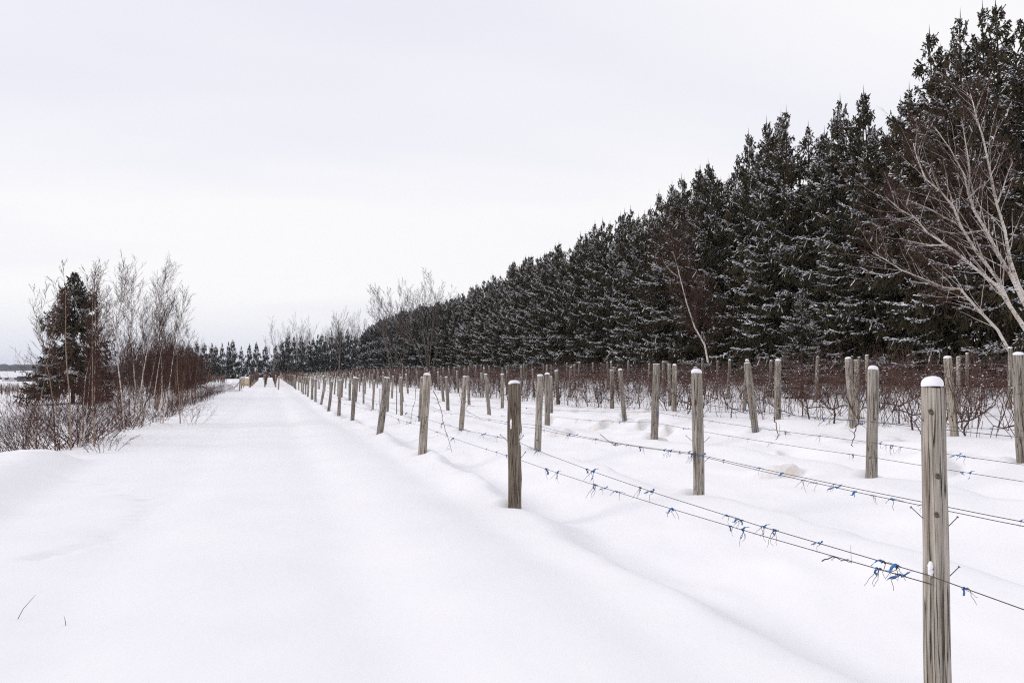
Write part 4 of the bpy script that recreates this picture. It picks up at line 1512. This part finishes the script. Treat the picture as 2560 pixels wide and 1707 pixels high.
# far block of vine rows across the end of the lane, and the field on the left: rows, end posts
FB = [(-2.4, 104, 190), (-0.6, 108, 200), (0.75, 106, 200), (2.9, 96, 200), (5.1, 120, 200), (-9.0, 108, 185), (-11.5, 110, 185), (-14, 112, 185), (-17, 112, 185), (-20.5, 114, 185), (-24, 112, 180)]
spots = []
for (X, ya, yb) in FB:
    spots += [(X + random.gauss(0, .06), Y, gz(X, Y), 1.15) for Y in np.arange(ya, yb, 2.2)]
A, B, C = join_vines(spots, 1.15)
o = obj('lane_end_grapevines', None)
tag(o, 'far vine rows across the end of the lane', 'grapevines', kind='stuff')
for nm, mb, mt in (('trunks', A, 'vine_bark'), ('canes', B, 'vine_cane'), ('cane_snow', C, 'snow')):
    tag(obj(nm, mb.mesh('end_' + nm, M[mt]), o), kind='stuff')
spots = []
for q in range(4):
    for t in np.arange(0, 1, 0.02):
        X, Y = -44 - 6 * q + 26 * t, 100 + 8 * q + 12 * t
        spots.append((X, Y, gz(X, Y), 1.05))
A, B, C = join_vines(spots)
o = obj('left_field_grapevines', None)
tag(o, 'low brown vine rows of the field beyond the birches', 'grapevines', kind='stuff')
for nm, mb, mt in (('trunks', A, 'vine_bark'), ('canes', B, 'vine_cane'), ('cane_snow', C, 'snow')):
    tag(obj(nm, mb.mesh('left_' + nm, M[mt]), o), kind='stuff')
far_posts = []
for (X, ya, yb) in FB:
    for j, Y in enumerate(np.arange(ya - 0.6, yb, 6.0)):
        far_posts.append((X, Y, 'lane'))
for q in range(4):
    for t in np.arange(0, 1, 0.1):
        far_posts.append((-44 - 6 * q + 26 * t, 99.6 + 8 * q + 12 * t, 'left'))
far_posts = [p for p in far_posts if p[2] == 'left' or p[1] < 150 or p[0] < -5]
fstuff = MB()
nfp = 0
fv = np.array([v__.co for v__ in FAR_POST.vertices])
fq = [tuple(f.vertices) for f in FAR_POST.polygons if len(f.vertices) == 4]
ft = [tuple(f.vertices) for f in FAR_POST.polygons if len(f.vertices) == 3]
for (X, Y, w_) in sorted(far_posts, key=lambda a: a[1]):
    if w_ == 'lane' and (Y > 126 or X < -5):
        fstuff.add(fv + np.array([X + random.gauss(0, .1), Y, gz(X, Y)]), fq, ft)
        continue
    o = obj('vineyard_post', FAR_POST, None, (X, Y, gz(X, Y)), (random.gauss(0, .03), random.gauss(0, .04), 0))
    obj('snow_cap', FAR_CAP, o)
    tag(o, 'tiny post of the vine rows beyond the end of the lane' if w_ == 'lane' else 'tiny post in the field beyond the birches', 'post', 'posts at the lane end' if w_ == 'lane' else 'posts of the left field')
for k in range(9):
    for Y in np.arange(156, 232, 6):
        fstuff.add(fv + np.array([ROWS[k] + random.gauss(0, .1), Y, gz(ROWS[k], Y)]), fq, ft)
tag(obj('far_posts', fstuff.mesh('far_posts', M['wood'])), 'crowd of tiny posts in the farthest vine rows', 'posts', kind='stuff')
# end post with an orange tag, standing out in the lane, and the braced end posts
p = at(696, 964, 88)
o = obj('vineyard_post', PV[0][0], None, (p[0], p[1], gz(p[0], p[1])), (0, 0.04, 0), (1.2, 1.2, 1))
mb = MB()
add_box(mb, (0, -0.085, 1.36), (0.2, 0.02, 0.22))
obj('orange_tag', mb.mesh('orange_tag', M['orange_paint'], False), o)
obj('snow_cap', PV[0][1], o)
tag(o, 'end post with an orange tag standing out into the lane', 'post')
for j, (px, py, d, br) in enumerate([(599, 967, 84, True), (604, 960, 92, False), (609, 958, 98, False)]):
    p = at(px, py, d)
    o = obj('vineyard_post', PV[j][0], None, (p[0], p[1], gz(p[0], p[1])), (0, 0.03, 0), (1.1, 1.1, 0.9))
    obj('snow_cap', PV[j][1], o)
    if br:
        mb = MB()
        add_tube(mb, [(-0.75, -0.2, -0.1), (-0.35, -0.1, 0.5), (0.0, 0, 1.1)], 0.04, 6)
        obj('brace', mb.mesh('brace', M['wood']), o)
    tag(o, ['braced end post left of the straw bale', 'post just behind the braced end post', 'post nearest the straw bale'][j], 'post')

# straw bale by the lane end
p = at(617, 955, 112)
mb = MB()
nb_, rb, lb = 26, 0.62, 1.5
th = np.arange(nb_) * 2 * math.pi / nb_
xs_ = np.linspace(-lb / 2, lb / 2, 11)
V = []
for i, x in enumerate(xs_):
    rr = rb * (1 - (0.05 if i in (0, 10) else 0) + (0.012 if i % 2 else -0.012)) * (1 + 0.02 * np.sin(5 * th + i))
    V.append(np.stack([np.full(nb_, x), rr * np.cos(th), rr * np.sin(th) + rb * 0.92], 1))
V = np.concatenate(V + [np.array([[-lb / 2 - .02, 0, rb * .92], [lb / 2 + .02, 0, rb * .92]])])
q = [(i * nb_ + j, i * nb_ + (j + 1) % nb_, (i + 1) * nb_ + (j + 1) % nb_, (i + 1) * nb_ + j) for i in range(10) for j in range(nb_)]
t = [(11 * nb_, j, (j + 1) % nb_) for j in range(nb_)] + [(11 * nb_ + 1, 10 * nb_ + (j + 1) % nb_, 10 * nb_ + j) for j in range(nb_)]
bale = obj('straw_bale', mb.add(V, q, t).mesh('straw_bale', M['straw']), None, (p[0], p[1], gz(p[0], p[1])), (0, 0, -0.1))
mb = MB()
a = np.linspace(R(40), R(140), 9)
V = np.concatenate([np.stack([np.full(9, x), rb * 1.0 * np.cos(a), rb * .92 + (rb + 0.02 + 0.07 * np.sin((a - R(40)) / R(100) * math.pi)) * np.sin(a)], 1) for x in (-lb / 2 - .02, -.3, .3, lb / 2 + .02)])
q = [(i * 9 + j, i * 9 + j + 1, (i + 1) * 9 + j + 1, (i + 1) * 9 + j) for i in range(3) for j in range(8)]
obj('snow_cap', mb.add(V, q).mesh('bale_snow', M['snow']), bale)
tag(bale, 'pale round straw bale with snow on top at the far end of the lane', 'bale')

# brush pile under snow
p = at(535, 968, 80)
o = obj('brush_pile', None, None, (p[0], p[1], gz(p[0], p[1])))
g = np.random.default_rng(66)
mb = MB()
for (cx, cy, r0, hh_) in [(-1.1, 0.3, 1.0, 0.75), (0.0, 0, 1.15, 1.0), (1.1, -0.2, 0.8, 0.55), (1.9, -0.3, .5, .3)]:
    blob(mb, (cx, cy, 0.05), r0, int(cx * 10) + 90, 14, 8, hh_ / r0)
obj('snow_mound', mb.mesh('snow_mound', M['snow']), o)
w = Wood(67)
for i in range(46):
    az = g.random() * 6.28
    w.grow((g.normal() * 1.1, -0.3 + g.normal() * .45, 0.35 + .4 * g.random()), (math.cos(az), math.sin(az) * .6 - .3, 0.1 * g.normal()), 0.7 + 0.8 * g.random(), 0.028, 0, dict(SP_SHRUB, rmin=.008))
A, B = w.meshes(1, (5, 3, 3))
obj('branches', A.mesh('brush_branches', M['brush']), o)
obj('twigs', B.mesh('brush_twigs', M['brush']), o)
tag(o, 'snow-covered brush pile at the lane edge before the far vine rows', 'brush pile')

# ------------------------------------------------------------------ undergrowth at the foot of the hedge
g = np.random.default_rng(90)
N = 3800
Y = 9 + 165 * g.random(N) ** 1.35
X = 23.9 + 0.55 * g.normal(size=N)
Z = G(X, Y, False)
D = unit(np.stack([g.normal(size=N) * .5, g.normal(size=N) * .6, np.full(N, 1.0)], 1))
Ln = (0.45 + 0.75 * g.random(N)) * (1 + 0.45 * vn(Y / 3, Y * 0, 31))
P = [np.stack([X, Y, Z - 0.05], 1)]
for i in range(5):
    D = unit(D + g.normal(size=(N, 3)) * 0.22 + np.array([0, 0, -0.10 * i * 0.6]))
    P.append(P[-1] + D * (Ln / 5)[:, None])
P = np.stack(P, 1)
v_, q_ = tubes(P, np.repeat((0.007 + 0.004 * g.random(N))[:, None], 6, 1) * np.linspace(1, .5, 6), 3)
tag(obj('brambles', MB().add(v_, q_).mesh('brambles', M['bramble'])), 'red-brown bramble thicket along the foot of the spruce hedge', 'brambles', kind='stuff')
mb = MB()
for i in range(420):
    j = int(g.random() * N * 0.6)
    j = int(np.argsort(Y)[j]) if False else j
    blob(mb, P[j, 3 + int(g.random() * 3)], 0.011 + 0.014 * g.random(), i, 5, 2, 0.7)
tag(obj('bramble_snow', mb.mesh('bramble_snow', M['snow'])), 'crumbs of snow caught in the brambles', 'snow', kind='stuff')
N = 3000
Y = 9 + 120 * g.random(N) ** 1.3
X = 23.2 + 0.35 * g.normal(size=N)
Z = G(X, Y, False)
D = unit(np.stack([g.normal(size=N) * .3, g.normal(size=N) * .3, np.full(N, 1.0)], 1))
Ln = 0.35 + 0.4 * g.random(N)
P = [np.stack([X, Y, Z - 0.03], 1)]
for i in range(2):
    P.append(P[-1] + unit(D + np.array([0.0, 0, -0.3 * i]) + g.normal(size=(N, 3)) * .15) * (Ln / 2)[:, None])
v_, q_ = tubes(np.stack(P, 1), np.repeat(np.array([[0.008, 0.006, 0.002]]), N, 0), 3)
tag(obj('dry_grass', MB().add(v_, q_).mesh('dry_grass', M['dry_grass'])), 'tan dry grass standing below the brambles', 'grass', kind='stuff')
N = 1100
Y = 26 + 70 * g.random(N)
X = road_edge(Y) - 0.9 + 0.5 * g.normal(size=N)
keep = X < road_edge(Y) - 0.15
X, Y = X[keep], Y[keep]
N = len(X)
D = unit(np.stack([g.normal(size=N) * .45, g.normal(size=N) * .45, np.full(N, 1.0)], 1))
Ln = 0.35 + 0.55 * g.random(N)
P = [np.stack([X, Y, G(X, Y, False) - 0.03], 1)]
for i in range(3):
    P.append(P[-1] + unit(D + np.array([0.0, 0, -0.25 * i]) + g.normal(size=(N, 3)) * .2) * (Ln / 3)[:, None])
v_, q_ = tubes(np.stack(P, 1), np.repeat(np.array([[0.007, 0.006, 0.005, 0.002]]), N, 0), 3)
tag(obj('lane_edge_weeds', MB().add(v_, q_).mesh('lane_edge_weeds', M['twig_brown'])), 'reddish dry weeds along the left lane edge', 'weeds', kind='stuff')

# dry stalks in the snow at lower left
for (pts, lab) in [([(38, 1548), (58, 1521), (75, 1502), (89, 1486)], 'slanting dry grass stalk in the snow at lower left'), ([(166, 1563), (163, 1550), (160, 1538)], 'short upright dry stalk in the lower left snow')]:
    q = ray(*pts[0])
    t = (gz(*(q[:2] * (-1.58 / q[2]))) - 1.6) / q[2]
    P = [at(*pp_, t) for pp_ in pts]
    P[0] = P[0] - np.array([0, 0, 0.03])
    mb = MB()
    add_tube(mb, P, np.linspace(0.0022, 0.0012, len(P)), 4)
    tag(obj('grass_stalk', mb.mesh('grass_stalk', M['brush'])), lab, 'stalk', 'dry stalks')


# ------------------------------------------------------------------ far buildings on the left
def barn(px, py, d, Lx, Ly, hw, hr, wall, lab, nwin, rz):
    p = at(px, py, d)
    z = gz(p[0], p[1])
    o = obj('farm_building', None, None, (p[0], p[1], z), (0, 0, rz))
    mb = MB()
    a, b_ = Lx / 2, Ly / 2
    V = [(-a, -b_, -.5), (a, -b_, -.5), (a, b_, -.5), (-a, b_, -.5), (-a, -b_, hw), (a, -b_, hw), (a, b_, hw), (-a, b_, hw), (-a, 0, hw + hr - .15), (a, 0, hw + hr - .15)]
    mb.add(V, [(0, 1, 5, 4), (2, 3, 7, 6), (3, 0, 4, 7), (1, 2, 6, 5)], [(4, 8, 7), (5, 6, 9)])
    obj('wall', mb.mesh('wall', M[wall], False), o)
    mb = MB()
    e = 0.5
    k = hr / b_
    V = [(-a - e, -b_ - e, hw - k * e), (a + e, -b_ - e, hw - k * e), (a + e, 0, hw + hr), (-a - e, 0, hw + hr), (-a - e, b_ + e, hw - k * e), (a + e, b_ + e, hw - k * e)]
    V = V + [(x, y_, z_ + .3) for x, y_, z_ in V]
    mb.add(V, [(0, 1, 2, 3), (3, 2, 5, 4), (6, 9, 8, 7), (9, 10, 11, 8), (0, 6, 7, 1), (4, 5, 11, 10), (0, 3, 9, 6), (3, 4, 10, 9), (1, 7, 8, 2), (2, 8, 11, 5)])
    obj('roof', mb.mesh('roof', M['snow'], False), o)
    for i in range(nwin):
        mb = MB()
        add_box(mb, (-a + Lx * (i + .5) / nwin, -b_ - .03, hw * .55), (Lx / nwin * .4, .1, hw * .4))
        obj('window', mb.mesh('window', M['window_dark'], False), o)
    return tag(o, lab, 'building')


barn(80, 947, 330, 10.5, 7, 2.4, 1.7, 'barn_wall', 'long dark barn with a snowy roof beyond the left field', 4, 0.25)
barn(30, 950, 345, 7, 6, 1.9, 1.6, 'house_wall', 'pale snow-covered shed left of the dark barn', 2, 0.2)
barn(3, 945, 470, 12, 8, 2.4, 2.2, 'barn_wall', 'farthest small snowy-roofed building at the left edge', 3, 0.3)

# ------------------------------------------------------------------ thin winter haze
mb = MB()
add_box(mb, (0, 0, 5.5), (5400, 5600, 39))
m = bpy.data.materials.new('haze')
m.use_nodes = True
m.node_tree.nodes.clear()
mo = m.node_tree.nodes.new('ShaderNodeOutputMaterial')
vp = m.node_tree.nodes.new('ShaderNodeVolumePrincipled')
vp.inputs['Color'].default_value = (0.86, 0.9, 1.0, 1)
vp.inputs['Density'].default_value = 0.00013
vp.inputs['Anisotropy'].default_value = 0.2
m.node_tree.links.new(vp.outputs[0], mo.inputs['Volume'])
HAZE = True
if HAZE:
    hz_o = obj('haze', mb.mesh('haze', m, False))
    tag(hz_o, 'thin winter haze over the whole place', kind='stuff')
